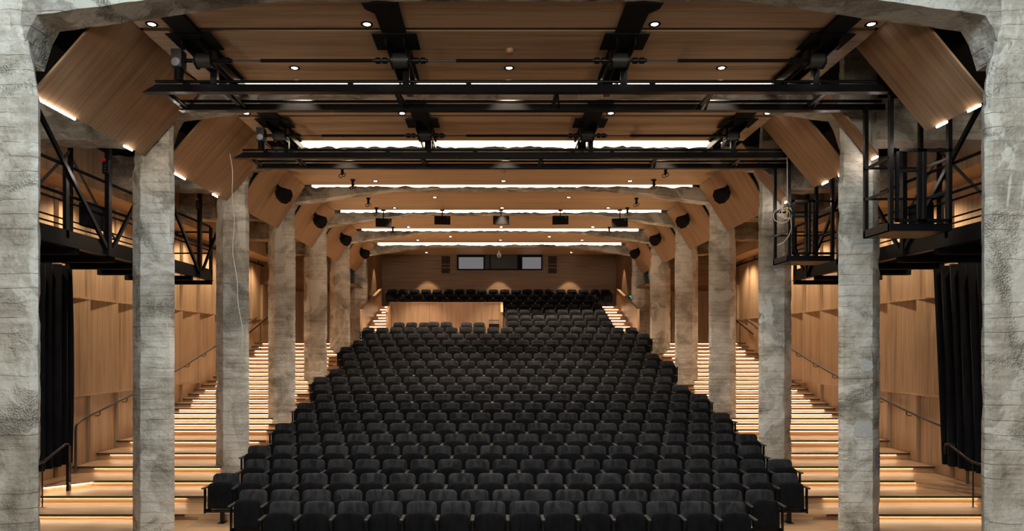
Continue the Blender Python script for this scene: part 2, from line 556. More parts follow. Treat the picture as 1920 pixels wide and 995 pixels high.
# ------------------------------------------------------------------ side walls with three tiers of oak panels
def wall(sx):
    nm = 'wall_' + SIDE[sx]
    w = struct(B(sx * WALLX + sx * 0.10, sx * WALLX + sx * 0.3, -4, 35, -0.3, 9.2).build(nm, M_DARKV))
    z0, z1, z2, z3 = 0.0, EYE - 1.10, EYE + 1.155, EYE + 3.5
    pw = 1.19
    y = 16.08 - 6 * pw
    k = 0
    def pan(y0, y1, za, zb, d0, d1, gap=0.022):
        # plan-tilted panel: near edge stands d0 proud of the wall plane, far edge d1
        a, b_ = sx * (WALLX + 0.10), None
        b = MB().prism_xy([(sx * (WALLX - d0), y0 + gap), (sx * (WALLX - d1), y1 - gap), (a, y1 - gap), (a, y0 + gap)], za, zb)
        return b
    while y < 30.6:
        ya, yb = y, min(y + pw, 31.2)
        pan(ya, yb, z2 + 0.02, z3, 0.075, -0.01).build('panel', M_WALL, w)
        pan(ya, yb, z1 + 0.02, z2 - 0.02, 0.0, 0.075, 0.003).build('panel', M_WALL, w)
        if ya < 23.6:
            pan(ya, yb, z0, z1 - 0.02, 0.06, -0.01).build('panel', M_WALL, w)
        y += pw; k += 1
    for z in (z1, z2):
        B(sx * (WALLX - 0.075), sx * (WALLX + 0.1), 9.0, 31.2, z - 0.02, z + 0.018).build('rail', M_WALL, w)
    # pale soffit box above, with a fascia up to the roof
    struct(B(sx * 9.0, sx * 9.9, -4, 31.2, z3 + 0.0, z3 + 0.04).box(sx * 9.0, sx * 9.05, -4, 31.2, z3 + 0.04, CZ + 0.7).build('trim_' + SIDE[sx], M_WALL))
    tr = tag(B(sx * 9.66, sx * 9.72, 18.5, 28.0, z3 - 0.17, z3 - 0.11).build('track_rail', M_BLACK), f'slim black track rail below the soffit along the {SIDE[sx]} oak wall', 'rail')
    for q in range(7):
        B(sx * 9.675, sx * 9.705, 19.0 + 1.4 * q, 19.03 + 1.4 * q, z3 - 0.11, z3).build('hanger', M_BLACK, tr)
wall(-1); wall(1)

# roof slab over everything, dark
struct(B(-10.3, 10.3, -4, 35.2, 9.2, 9.4).build('ceiling_slab', M_ROOF))

# ------------------------------------------------------------------ concrete columns and beams
def column(sx, k):
    y0 = PY[k]
    x0, x1, y1 = PW0 + (0.03 if k == 0 else 0), PW1, PY[k] + 0.56
    corner = [(x0 + 0.05, y0), (x0 + 0.56, y0), (x1, y0 + 0.26), (x1, y0 + 0.40), (x0 + 0.62, y1), (x0 + 0.40, y1), (x0 + 0.10, y0 + 0.26), (x0, y0 + 0.07)]
    pts = []
    for i in range(8):
        a = Vector(corner[i]); b = Vector(corner[(i + 1) % 8])
        m = 7 if i == 0 else 4
        for q in range(m):
            p = a.lerp(b, q / m)
            pts.append((p.x, p.y, min(q, m - q)))
    zb, zt = -0.05, CZ + 0.9
    nzs = 110
    cx, cy = (x0 + x1) / 2, (y0 + y1) / 2
    vs = []; fs = []
    sd = k * 3.1 + (11 if sx > 0 else 0)
    for r_ in range(nzs + 1):
        z = zb + (zt - zb) * r_ / nzs
        board = 0.005 * nz((0, 0, math.floor(z / 0.16)), 3.3, sd)
        for (x, y, e) in pts:
            P = (x * 1.0, y, z)
            d = board + 0.006 * nz(P, 5, sd) + 0.005 * nz(P, 17, sd)
            chip = nz(P, 2.6, sd + 5)
            if chip > 0.32: d -= (chip - 0.32) * (0.10 if e == 0 else 0.05)
            zl = EYE + 3.1 + 0.25 * nz((x, y, 0), 2, sd)
            if z > zl:                                        # spalled head under the beam
                d -= 0.02 + 0.05 * abs(nz(P, 6, sd + 2))
            dx, dy = x - cx, y - cy
            l = math.hypot(dx, dy)
            xs_ = 0.0
            if k == 0 and z > EYE + 3.25:                     # head cut back under the front beam
                xs_ = min(0.15, (z - EYE - 3.25) * 0.22) * max(0.0, 1 - (x - x0) / 0.35)
            vs.append((sx * (x + xs_ + dx / l * d), y + dy / l * d, z))
    m = len(pts)
    for r_ in range(nzs):
        for q in range(m):
            q2 = (q + 1) % m
            fs.append((r_ * m + q, r_ * m + q2, (r_ + 1) * m + q2, (r_ + 1) * m + q))
    fs.append(tuple(range(m))); fs.append(tuple(nzs * m + q for q in range(m)))
    which = ['frontmost, cool-lit', 'second', 'third', 'fourth', 'fifth', 'sixth', 'rearmost'][k]
    o = MB().add(vs, fs).build('concrete_column', M_CONC, None, smooth=28)
    tag(o, f'{which} board-marked concrete column in the {SIDE[sx]} row, beside the seating', 'column', 'concrete columns of the ' + SIDE[sx] + ' row')
    return o
COLS = {}
for k in range(7):
    for sx in (-1, 1):
        COLS[(sx, k)] = column(sx, k)

def zb_beam(x, drop=1.0):
    a = abs(x)
    if a < 3.0: return EYE + 4.46
    if a < 5.86: return EYE + 4.46 - (a - 3.0) / 2.86 * 0.40
    return EYE + 4.06 - drop * min(0.5, (a - 5.86) / 0.12 * 0.5)
def beam(k):
    y0, y1 = PY[k] + (0.05 if k == 0 else 0.09), PY[k] + 0.49
    xs = [-6.2 + 12.4 * i / 124 for i in range(125)]
    zt = CZ + 1.0 if k == 0 else (EYE + 4.555 if k < 3 else EYE + 4.50)
    ring = [(0, 0), (0.2, 0), (0.4, 0), (0.6, 0), (0.8, 0), (1, 0), (1, 0.12), (1, 0.3), (1, 1), (0, 1), (0, 0.55), (0, 0.4), (0, 0.3), (0, 0.22), (0, 0.15), (0, 0.09), (0, 0.04)]
    vs = []; fs = []
    sd = 20 + k * 2.3
    for x in xs:
        b = zb_beam(x)
        for (u, v) in ring:
            p = (x, y0 + (y1 - y0) * u, b + (zt - b) * v)
            front = 1.0 if u == 0 and v > 0 else 0.35
            d1 = 0.018 * nz(p, 7, sd) + 0.010 * nz(p, 19, sd)
            d2 = 0.012 * nz(p, 5, sd + 4) + 0.006 * nz(p, 18, sd)
            jag = 0.05 * nz(p, 4, sd) + 0.03 * nz(p, 13, sd) if (v > 0.99 and k) else 0
            vs.append((p[0], p[1] + d1 * front, p[2] + (d2 if v < 0.99 else jag)))
    m = len(ring)
    for i in range(len(xs) - 1):
        for q in range(m):
            q2 = (q + 1) % m
            fs.append((i * m + q, i * m + q2, (i + 1) * m + q2, (i + 1) * m + q))
    fs.append(tuple(range(m))); fs.append(tuple((len(xs) - 1) * m + q for q in range(m)))
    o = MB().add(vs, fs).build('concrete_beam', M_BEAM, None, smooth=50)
    which = ['foremost haunched concrete beam, cool-lit, across the top of the view', 'second haunched concrete beam, behind the front lighting bars',
             'third haunched concrete beam, behind the rear lighting bars', 'fourth haunched concrete beam, between the first pair of wall speakers',
             'fifth haunched concrete beam, above the five hanging speakers', 'sixth haunched concrete beam, second from the back wall',
             'last haunched concrete beam, closest to the back wall'][k]
    tag(o, which, 'beam', 'haunched concrete beams')
for k in range(7):
    beam(k)

def aisle_beam(sx, k):
    y0, y1 = PY[k] + 0.08, PY[k] + 0.6
    zb, zt = EYE + 3.62, EYE + 4.35
    xs = [6.45 + 2.6 * i / 26 for i in range(27)]
    ring = [(0, 0), (0.25, 0), (0.5, 0), (0.75, 0), (1, 0), (1, 0.5), (1, 1), (0, 1), (0, 0.8), (0, 0.6), (0, 0.4), (0, 0.2)]
    sd = 50 + k + (30 if sx > 0 else 0)
    vs = []; fs = []
    for x in xs:
        for (u, v) in ring:
            p = (x, y0 + (y1 - y0) * u, zb + (zt - zb) * v)
            vs.append((sx * p[0], p[1] + 0.03 * nz(p, 5, sd), p[2] + 0.04 * nz(p, 4, sd + 3)))
    m = len(ring)
    for i in range(len(xs) - 1):
        for q in range(m):
            q2 = (q + 1) % m
            fs.append((i * m + q, i * m + q2, (i + 1) * m + q2, (i + 1) * m + q))
    fs.append(tuple(range(m))); fs.append(tuple((len(xs) - 1) * m + q for q in range(m)))
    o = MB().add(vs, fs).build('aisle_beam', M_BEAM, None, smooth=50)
    tag(o, f'rough concrete cross beam over the {SIDE[sx]} aisle at the {ORD[k]} column', 'beam', 'cross beams over the aisles')
for k in range(1, 7):
    for sx in (-1, 1):
        aisle_beam(sx, k)

# mortar patches and stickers on the columns
def patch(sx, k, px, z, w, h, seed, label):
    x = px; y = PY[k] - 0.012
    rnd = random.Random(seed)
    pts = []
    for i in range(22):
        a = 2 * math.pi * i / 22
        q = 0.8 + 0.28 * rnd.random()
        c, s_ = math.cos(a), math.sin(a)
        e = 1.0 / max(abs(c), abs(s_)) ** 0.8
        pts.append((x + w / 2 * c * q * e * 0.92, z + h / 2 * s_ * q * e * 0.92))
    o = MB().prism_xz(pts, y, y + 0.05).build('mortar_patch', M_PATCH)
    tag(o, label, 'patch')
patch(1, 1, 6.17, EYE - 1.40, 0.36, 0.33, 3, 'squarish pale mortar patch low on the second right column, below its sticker')
patch(1, 1, 6.22, EYE - 0.30, 0.26, 0.22, 4, 'pale mortar patch halfway up the second right column')
stk = thing('notice_sticker', 'small purple and white sticker on the outer corner of the second right column', 'sticker', (6.515, PY[1] + 0.03, EYE - 2.0))
def decal(parent, u0, u1, z0, z1, m, nm, off=0.0):
    # on the 45 degree chamfer of the column
    t = Vector((1, 1, 0)).normalized(); n_ = Vector((1, -1, 0)).normalized()
    c = Vector((6.47, PY[1] + 0.13, 0)) + n_ * (0.030 + off)
    vs = []
    for dn in (0, 0.004):
        for (u, z) in ((u0, z0), (u1, z0), (u1, z1), (u0, z1)):
            p = c + t * u + n_ * dn; vs.append((p.x, p.y, z))
    MB().add(vs, [(0,3,2,1),(4,5,6,7),(0,1,5,4),(1,2,6,5),(2,3,7,6),(3,0,4,7)]).build(nm, m, parent)
decal(stk, -0.045, 0.045, EYE - 2.14, EYE - 1.80, M_PAPER, 'paper')
for (z0, z1, u0, u1) in ((-1.90, -1.82, -0.04, 0.0), (-1.93, -1.81, 0.008, 0.035), (-2.02, -1.95, -0.04, 0.03), (-2.11, -2.05, -0.035, 0.035)):
    decal(stk, u0, u1, EYE + z0, EYE + z1, M_PURP, 'printed_block', 0.004)

# ------------------------------------------------------------------ oak ceiling, slot lights
CEDGE = [None, 11.47, 14.84, 18.85, 22.3, 25.8, 29.2]
def ceil_panel(x0, x1, y0, y1, z):
    return struct(B(x0, x1, y0, y1, z, z + 0.05).build('ceiling', M_CEIL))
for k in range(6):
    ya = PY[k] + 0.50
    yb = CEDGE[k + 1]
    hx = 5.2 if k < 2 else 5.47
    if k < 2:
        g = PB[k] + 1.45
        ceil_panel(-hx, hx, ya, g - 0.05, CZ)
        ceil_panel(-hx, hx, g + 0.05, yb, CZ)
        B(-hx, hx, g - 0.08, g + 0.08, CZ + 0.05, CZ + 0.08).build('groove_backing', M_DARKV, bpy.data.objects['ceiling'])
    else:
        for (xa, xb) in ((-hx, -1.83), (-1.826, 1.826), (1.83, hx)):
            ceil_panel(xa, xb, ya, yb, CZ)
    hw = 5.0 if k < 2 else 5.35
    t = thing('slot_light', f'warm linear slot light along the ceiling edge above the {ORD[k + 1]} concrete beam', 'light', (0, PY[k + 1] + 0.2, CZ), 'ceiling slot lights')
    B(-hw, hw, PY[k + 1] + 0.20, PY[k + 1] + 0.235, CZ - 0.01, CZ + 0.26).build('diffuser', M_LEDSL, t)
    B(-hw - 0.02, hw + 0.02, PY[k + 1] + 0.235, PY[k + 1] + 0.27, CZ - 0.01, CZ + 0.28).build('housing', M_MATTE, t)  # black backing added to block the strip's backward glow
ya = PY[6] + 0.75
struct(B(-5.95, 5.95, ya, 34.5, EYE + 4.70, EYE + 4.75).build('ceiling', M_CEIL))
struct(B(-5.95, 5.95, ya - 0.02, ya, EYE + 4.70, CZ + 1.2).build('ceiling', M_CEIL))

# angled oak panels between the beams
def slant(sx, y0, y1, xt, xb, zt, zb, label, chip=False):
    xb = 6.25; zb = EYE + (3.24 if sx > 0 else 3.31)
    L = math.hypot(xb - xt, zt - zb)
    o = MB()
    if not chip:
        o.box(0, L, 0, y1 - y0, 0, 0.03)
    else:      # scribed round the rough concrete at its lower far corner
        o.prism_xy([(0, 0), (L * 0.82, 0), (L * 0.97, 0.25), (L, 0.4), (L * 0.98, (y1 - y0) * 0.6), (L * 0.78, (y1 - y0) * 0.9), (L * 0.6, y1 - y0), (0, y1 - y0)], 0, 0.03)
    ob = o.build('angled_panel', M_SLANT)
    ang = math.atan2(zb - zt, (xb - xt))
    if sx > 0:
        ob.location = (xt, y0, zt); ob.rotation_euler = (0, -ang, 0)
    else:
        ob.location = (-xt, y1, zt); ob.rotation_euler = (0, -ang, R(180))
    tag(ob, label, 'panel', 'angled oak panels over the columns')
    return ob
ZB = EYE + 3.35
for k in range(6):
    for sx in (-1, 1):
        xt = 5.205 if k < 2 else 5.48
        y0 = PY[k] + 0.62; y1 = PY[k + 1] - 0.03
        bay = f'{SIDE[sx]} side of the {ORD[k]} bay'
        if sx > 0 and k < 2:
            slant(sx, y0, PB[k] + 2.02, xt, 6.2, CZ, ZB, f'wide angled oak panel in front of the cage slot, {bay}')
            slant(sx, PY[k] + 3.2, y1, xt, 6.2, CZ, ZB, f'narrow angled oak panel strip behind the cage slot, {bay}')
        else:
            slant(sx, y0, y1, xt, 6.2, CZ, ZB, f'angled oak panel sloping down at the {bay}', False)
        # led under the bottom edge
        ends = ([(PY[k] + 0.66, PY[k] + 1.55), (PY[k] + 2.85, PY[k] + 3.1)] if sx < 0 else [(PY[k] + 0.78, PY[k] + 1.02), (PY[k] + 1.45, PY[k] + 1.68), (PY[k] + 3.22, PY[k] + 3.4)])
        if k < 2:
            for j, (a, b_) in enumerate(ends):
                tag(B(sx * 6.252, sx * 6.268, a, b_, EYE + (3.215 if sx > 0 else 3.285), EYE + (3.24 if sx > 0 else 3.31)).build('edge_light', M_LEDED),
                    f'{["front", "rear"][j] if sx < 0 else ["front", "middle", "rear"][j]} white light tube under the angled panel {bay}', 'light', 'light tubes under the angled panels')
# dark boxing above the angled panels so the roof void reads black
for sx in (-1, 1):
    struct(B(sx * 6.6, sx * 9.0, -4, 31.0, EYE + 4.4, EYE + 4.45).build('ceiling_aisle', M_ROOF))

# ------------------------------------------------------------------ rear wall, bulkheads, doors
YB = 34.4
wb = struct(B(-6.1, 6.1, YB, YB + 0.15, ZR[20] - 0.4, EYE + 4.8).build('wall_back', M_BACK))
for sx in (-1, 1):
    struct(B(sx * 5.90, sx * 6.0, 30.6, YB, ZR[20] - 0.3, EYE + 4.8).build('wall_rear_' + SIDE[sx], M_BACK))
    # bulkhead over the rear lobby of the aisle
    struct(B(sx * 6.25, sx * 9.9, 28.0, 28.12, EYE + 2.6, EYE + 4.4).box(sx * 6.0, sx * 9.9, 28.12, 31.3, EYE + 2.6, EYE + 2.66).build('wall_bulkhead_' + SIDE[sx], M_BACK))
    struct(B(sx * 6.0, sx * 9.9, 31.2, 31.3, ZR[20] - 0.1, EYE + 2.6).build('wall_lobby_' + SIDE[sx], M_WALL))
    # parapet
    px0, px1 = 5.71, 5.79
    p = thing('parapet', f'oak parapet with sloping top along the upper {SIDE[sx]} stair', 'parapet', (sx * 5.75, 28.4, ZR[20]))
    MB().prism_yz([(28.3, ZR[20] - 0.05), (28.3, EYE + 1.58), (33.4, EYE + 2.92), (33.4, ZR[20] - 0.05)], sx * px0, sx * px1).build('panel', M_BOOTH, p)
    MB().bar((sx * 5.75, 28.28, EYE + 1.595), (sx * 5.75, 33.4, EYE + 2.935), 0.13, 0.03).build('capping', M_STEP, p)
    # lobby door
    d = struct(B(sx * 7.0, sx * 8.7, 31.16, 31.2, ZR[20], ZR[20] + 2.15).build('door_%d' % (1 if sx < 0 else 2), M_WALL))
    B(sx * 7.845, sx * 7.855, 31.15, 31.162, ZR[20], ZR[20] + 2.15).build('joint', M_DARKV, d)
    for q in (7.72, 7.98):
        MB().tube([(sx * q, 31.10, ZR[20] + 0.6), (sx * q, 31.10, ZR[20] + 1.75)], 0.014).tube([(sx * q, 31.10, ZR[20] + 0.7), (sx * q, 31.17, ZR[20] + 0.7)], 0.01).tube([(sx * q, 31.10, ZR[20] + 1.65), (sx * q, 31.17, ZR[20] + 1.65)], 0.01).build('handle', M_GREY, d, True)

# control room window in the back wall
wn = struct(B(-2.10, 2.18, YB - 0.05, YB - 0.0, EYE + 3.93, EYE + 4.68).build('window_1', M_DARKV))
for (a, b_, m_) in ((-2.02, -0.78, M_GLASSG), (-0.70, 0.92, M_GLASSD), (1.18, 2.12, M_GLASSG)):
    B(a, b_, YB - 0.075, YB - 0.05, EYE + 3.98, EYE + (4.56 if m_ is M_GLASSG else 4.66)).build('pane', m_, wn)
fr = MB()
for x in (-2.08, -0.74, -0.45, 0.96, 1.14, 2.16):
    fr.box(x - 0.03, x + 0.03, YB - 0.10, YB - 0.04, EYE + 3.93, EYE + 4.68)
fr.box(-2.11, 2.19, YB - 0.10, YB - 0.04, EYE + 3.91, EYE + 3.97)
fr.build('frame', M_MATTE, wn)
for (xc, w_) in ((-2.68, 'left'), (2.70, 'right')):
    t = thing('wall_vent', f'dark slatted vent beside the {w_} end of the control room window', 'vent', (xc, YB, EYE + 3.8))
    B(xc - 0.22, xc + 0.22, YB - 0.012, YB, EYE + 3.76, EYE + 4.62).build('backing', M_DARKV, t)
    s = MB()
    for i in range(7):
        s.box(xc - 0.22 + i * 0.068, xc - 0.22 + i * 0.068 + 0.014, YB - 0.03, YB - 0.01, EYE + 3.76, EYE + 4.62)
    s.box(xc - 0.22, xc + 0.22, YB - 0.032, YB - 0.01, EYE + 4.02, EYE + 4.06).box(xc - 0.22, xc + 0.22, YB - 0.032, YB - 0.01, EYE + 4.20, EYE + 4.23)
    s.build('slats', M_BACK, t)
t = thing('camera_dome', 'pale ceiling camera in front of the control room window', 'camera', (0.0, 33.0, EYE + 4.7))
MB().tube([(0, 33, EYE + 4.70), (0, 33, EYE + 4.58)], 0.05, 12).build('mount', M_WHITE, t, True)
MB().tube([(0, 33, EYE + 4.58), (0, 33, EYE + 4.50), (0, 33, EYE + 4.42), (0, 33, EYE + 4.36)], [0.10, 0.115, 0.10, 0.05], 14).build('housing', M_WHITE, t, True)
MB().tube([(0, 32.93, EYE + 4.44), (0, 32.86, EYE + 4.42)], 0.035, 10).build('lens', M_MATTE, t, True)
t = thing('display_panel', 'small black panel with green and blue lit display by the upper right stair', 'panel', (5.86, 30.5, EYE + 2.2))
B(5.80, 5.98, 30.55, 30.595, EYE + 2.20, EYE + 2.36).build('housing', M_MATTE, t)
for q in range(4):
    B(5.815 + q * 0.037, 5.838 + q * 0.037, 30.545, 30.55, EYE + 2.275 + 0.02 * (q in (0, 2)), EYE + 2.335).build('green_symbol', M_GREEN, t)
B(5.87, 5.92, 30.545, 30.55, EYE + 2.215, EYE + 2.25).build('blue_light', M_BLUE, t)

# ------------------------------------------------------------------ control booth
bt = thing('control_booth', 'oak control booth front with forward wings above the loose seats', 'booth', (-2.37, 30.3, ZR[20]))
bz0, bz1 = ZR[20] - 0.01, EYE + 2.0
B(-4.80, 0.10, 30.3, 30.38, bz0, bz1).build('front_panel', M_BOOTH, bt)
B(-4.84, 0.14, 30.24, 30.42, bz1, bz1 + 0.03).build('capping', M_STEP, bt)
for (xa, xb) in ((-4.86, -4.78), (0.06, 0.14)):
    MB().prism_yz([(30.35, bz0), (30.35, bz1), (30.25, bz1), (29.15, EYE + 1.5), (29.15, bz0)], xa, xb).build('side_wing', M_BOOTH, bt)
    MB().bar(((xa + xb) / 2, 30.3, bz1 + 0.012), ((xa + xb) / 2, 29.13, EYE + 1.515), 0.11, 0.03).build('wing_capping', M_STEP, bt)
# side of the raised right block next to the booth
t = thing('slatted_rack', 'low black equipment rack with slatted top by the right booth wing', 'rack', (-0.24, 29.0, ZR[20]))
B(-0.46, -0.02, 28.85, 29.25, ZR[20], ZR[20] + 0.80).build('case', M_MATTE, t)
s = MB()
for i in range(10):
    s.box(-0.45 + i * 0.045, -0.435 + i * 0.045, 28.86, 29.24, ZR[20] + 0.80, ZR[20] + 0.96)
s.box(-0.46, -0.02, 28.85, 28.88, ZR[20] + 0.93, ZR[20] + 0.97)
s.build('slatted_top', M_GREY, t)

# ------------------------------------------------------------------ seats
def Mx(x, y, z, tilt):
    return Matrix.Translation((x, y, z)) @ Matrix.Rotation(tilt, 4, 'X')
def seat_meshes():
    d = {}
    d['backrest'] = MB().pad(0.48, 0.50, 0.085, 0.085, Mx(0, -0.055, 0.628, R(-9)), 0.02, 0.006).mesh('backrest', M_SEATB, smooth=60)
    d['seat_cushion'] = MB().pad(0.455, 0.47, 0.085, 0.11, Mx(0, -0.285, 0.515, R(-5)), 0.026, 0.014).mesh('seat_cushion', M_SEATP, smooth=60)
    arm = MB().cbox(-0.305, -0.245, -0.42, -0.10, 0.655, 0.683, 0.006)
    d['armrest'] = arm.mesh('armrest', M_ARM)
    arm = MB().cbox(0.245, 0.305, -0.42, -0.10, 0.655, 0.683, 0.006)
    d['armrest_end'] = arm.mesh('armrest_end', M_ARM)
    def side(sx):
        m = MB()
        m.box(sx * 0.275 - 0.012, sx * 0.275 + 0.012, -0.35, -0.29, 0.22, 0.655)
        m.box(sx * 0.275 - 0.012, sx * 0.275 + 0.012, -0.18, -0.06, 0.22, 0.655)
        m.box(sx * 0.275 - 0.012, sx * 0.275 + 0.012, -0.35, -0.06, 0.20, 0.26)
        return m
    s = side(-1); s.box(-0.275, 0.275, -0.24, -0.18, 0.205, 0.25)
    s.box(-0.275, 0.275, -0.345, -0.325, 0.215, 0.24)
    d['frame'] = s.mesh('frame', M_BLACK)
    d['end_frame'] = side(1).mesh('end_frame', M_BLACK)
    d['pedestal'] = MB().box(-0.03, 0.03, -0.245, -0.175, 0.012, 0.205).box(-0.06, 0.06, -0.30, -0.12, 0.0, 0.012).mesh('pedestal', M_BLACK)
    return d
SM = seat_meshes()
def part(name, me, parent):
    o = bpy.data.objects.new(name, me); o.parent = parent
    COL.objects.link(o); return o
proto = {}
def seat(x, y, z, label, group, last=False, rz=0.0):
    r = bpy.data.objects.new('theatre_seat', None)
    r.empty_display_size = 0.05
    r.location = (x, y, z); r.rotation_euler = (0, 0, rz)
    COL.objects.link(r)
    tag(r, label, 'seat', group)
    for p in ('backrest', 'seat_cushion', 'armrest', 'frame', 'pedestal'):
        part(p, SM[p], r)
    if last:
        part('armrest', SM['armrest_end'], r); part('frame', SM['end_frame'], r)
    return r
SP = 0.55
ROWS = {1: (-6.5, 6.5), 2: (-8, 8), 12: (-10, 9), 16: (-10, 9), 20: (1, 8), 21: (1, 8), 22: (1, 8), 23: (1, 8), 24: (-7.5, 7.5), 25: (-8, 8), 26: (-9.5, 9.5)}
for n in range(3, 20):
    if n not in ROWS:
        ROWS[n] = (-9.5, 9.5) if n % 2 else (-9, 10)
rnd = random.Random(3)
far = MB()
def low_seat(x, y, z):
    far.cur = 0
    T = Matrix.Translation((x, y, z))
    far.pad(0.48, 0.50, 0.085, 0.085, T @ Mx(0, -0.055, 0.628, R(-9)), 0.02, 0.006, 3)
    far.cur = 1
    far.pad(0.455, 0.47, 0.085, 0.11, T @ Mx(0, -0.285, 0.515, R(-5)), 0.026, 0.014, 3)
    far.cur = 2
    far.box(x - 0.305, x - 0.245, y - 0.42, y - 0.10, z + 0.655, z + 0.683)
    far.cur = 3
    far.box(x - 0.287, x - 0.263, y - 0.35, y - 0.06, z + 0.2, z + 0.655)
    far.box(x - 0.275, x + 0.275, y - 0.24, y - 0.18, z + 0.205, z + 0.25)
    far.box(x - 0.03, x + 0.03, y - 0.245, y - 0.175, z, z + 0.205)
for n in range(1, 27):
    lo, hi = ROWS[n]
    cnt = int(round(hi - lo)) + 1
    for i in range(cnt):
        x = (lo + i) * SP; y = YR[n]; z = ZR[n]
        if n <= 15:
            rown = 'front row' if n == 1 else f'{ORD[n - 1]} row from the front'
            if i == 0: pos = 'leftmost'
            elif i == cnt - 1: pos = 'rightmost'
            elif i < (cnt + 1) // 2: pos = f'{ORD[i]} from the left'
            else: pos = f'{ORD[cnt - 1 - i]} from the right'
            seat(x, y, z, f'black velvet tip-up seat, {pos} in the {rown}', 'black tip-up seats in the raked rows', i == cnt - 1)
        else:
            low_seat(x, y, z)
            if i == cnt - 1:
                far.cur = 2
                far.box(x + 0.245, x + 0.305, y - 0.42, y - 0.10, z + 0.655, z + 0.683)
                far.cur = 3
                far.box(x + 0.263, x + 0.287, y - 0.35, y - 0.06, z + 0.2, z + 0.655)
o = far.build('rear_seating', [M_SEATB, M_SEATP, M_ARM, M_BLACK], None, 60)
tag(o, 'black velvet tip-up seats of the upper rows around the control booth', 'seats', None, 'stuff')
loose = [(-4.34, 29.5, 'first from the left'), (-3.79, 29.5, 'second from the left'), (-3.24, 29.55, 'third from the left'), (-2.80, 28.9, 'left of the taller pair in the middle'),
         (-2.25, 28.9, 'right of the taller pair in the middle'), (-1.43, 29.5, 'left of the separate pair at the right'), (-0.88, 29.5, 'right of the separate pair at the right')]
for (x, y, w_) in loose:
    seat(x, y, ZR[20], f'black tip-up seat before the oak booth front, {w_}', 'loose seats in front of the booth', x in (-3.24, -2.25, -0.88))

# ------------------------------------------------------------------ downlights
def downlight(x, y, z, label, front=False, power=None, size=78, blend=0.6):
    t = thing('downlight', label, 'light', (x, y, z), 'recessed ceiling downlights')
    r0, r1 = 0.052, 0.085
    n = 24
    vs = []; fs = []
    for (r_, dz) in ((r1, 0.0), (r1, -0.006), (r0, -0.008), (r0, 0.0)):
        for q in range(n):
            a = 2 * math.pi * q / n
            vs.append((x + r_ * math.cos(a), y + r_ * math.sin(a), z + dz))
    for k in range(3):
        for q in range(n):
            fs.append((k * n + q, k * n + (q + 1) % n, (k + 1) * n + (q + 1) % n, (k + 1) * n + q))
    MB().add(vs, fs).build('rim', M_MATTE, t, True)
    MB().tube([(x, y, z + 0.0), (x, y, z - 0.005), (x, y, z - 0.011)], [0.052, 0.046, 0.02], 20).build('lens', M_LENSF if front else M_LENS, t, True)
    d = bpy.data.lights.new('downlight_beam', 'SPOT')
    d.energy = DOWN_W if power is None else power
    d.color = (1.0, 0.82, 0.62) if not front else (1.0, 0.88, 0.74)
    d.spot_size = R(size); d.spot_blend = blend
    d.shadow_soft_size = 0.045
    lo = bpy.data.objects.new('downlight_beam', d)
    lo.parent = t; lo.location = (0, 0, -0.03)
    COL.objects.link(lo)
G3 = ((-3.42, 'left'), (0.03, 'middle'), (3.44, 'right'))
for k in range(6):
    bay = ['first', 'second', 'third', 'fourth', 'fifth', 'sixth'][k] + ' ceiling bay'
    if k in (0, 1):
        for (x, w_) in ((-4.97, 'outer left'), (-1.98, 'inner left'), (2.02, 'inner right'), (5.03, 'outer right')):
            downlight(x, PB[k] + 1.29, CZ, f'{w_} round downlight of the front line of four in the {bay}', True, 300 if 'inner' in w_ else 150, 64 if 'inner' in w_ else 42)
    if k in (3, 5):
        for (x, w_) in ((-2.0, 'left'), (2.0, 'right')):
            downlight(x, PY[k] + 1.40, CZ, f'{w_} round downlight of the front pair in the {bay}', power=650)
    for (x, w_) in G3:
        yy = {0: 2.77, 1: 2.67, 2: 3.0, 3: 2.94, 4: 2.8, 5: 2.3}[k]
        downlight(x, PB[k] + yy, CZ, f'{w_} round downlight of the line of three in the {bay}', power=(320, 380, 480, 620, 760, 760)[k])
for (x, w_) in ((-3.58, 'left'), (0.0, 'middle'), (3.55, 'right')):
    downlight(x, 33.62, EYE + 4.70, f'{w_} downlight near the back wall, casting a pool above the top row', power=REAR_W, size=62, blend=0.2)
for sx in (-1, 1):
    downlight(sx * 8.15, 29.6, EYE + 2.6, f'small downlight in the lobby soffit of the {SIDE[sx]} aisle', power=30, size=90)
    downlight(sx * 5.45, 32.2, EYE + 4.70, f'downlight washing the side wall above the upper {SIDE[sx]} stair', power=220, size=50, blend=0.15)

# wall washers in the pale soffit over each side wall
for sx in (-1, 1):
    for k in range(8):
        d = bpy.data.lights.new('wall_washer', 'SPOT'); d.energy = AISLE_W; d.color = (1.0, 0.80, 0.58)
        d.spot_size = R(135); d.spot_blend = 1.0; d.shadow_soft_size = 0.08
        lo = bpy.data.objects.new('wall_washer', d); COL.objects.link(lo)
        lo.location = (sx * 9.12, 13.2 + 1.9 * k, EYE + 3.44)
        lo.rotation_euler = (Vector((sx * 9.45, 13.2 + 1.9 * k, EYE - 1.0)) - lo.location).to_track_quat('-Z', 'Y').to_euler()

# added fill spots, unseen behind the columns, that brighten the oak ceiling
for sx in (-1, 1):
    for k in range(1, 7):
        d = bpy.data.lights.new('ceiling_fill_spot', 'SPOT'); d.energy = UP_W * (0.4 if k == 1 else 0.85 if k == 2 else 1.05); d.color = (1.0, 0.78, 0.54)
        d.spot_size = R(125); d.spot_blend = 0.9; d.shadow_soft_size = 0.03
        lo = bpy.data.objects.new('ceiling_fill_spot', d); COL.objects.link(lo)
        lo.location = (sx * 6.12, PY[k] + 0.66, EYE + 0.4)
        lo.rotation_euler = (Vector((sx * 2.2, PY[k] + 2.0, CZ)) - lo.location).to_track_quat('-Z', 'Y').to_euler()

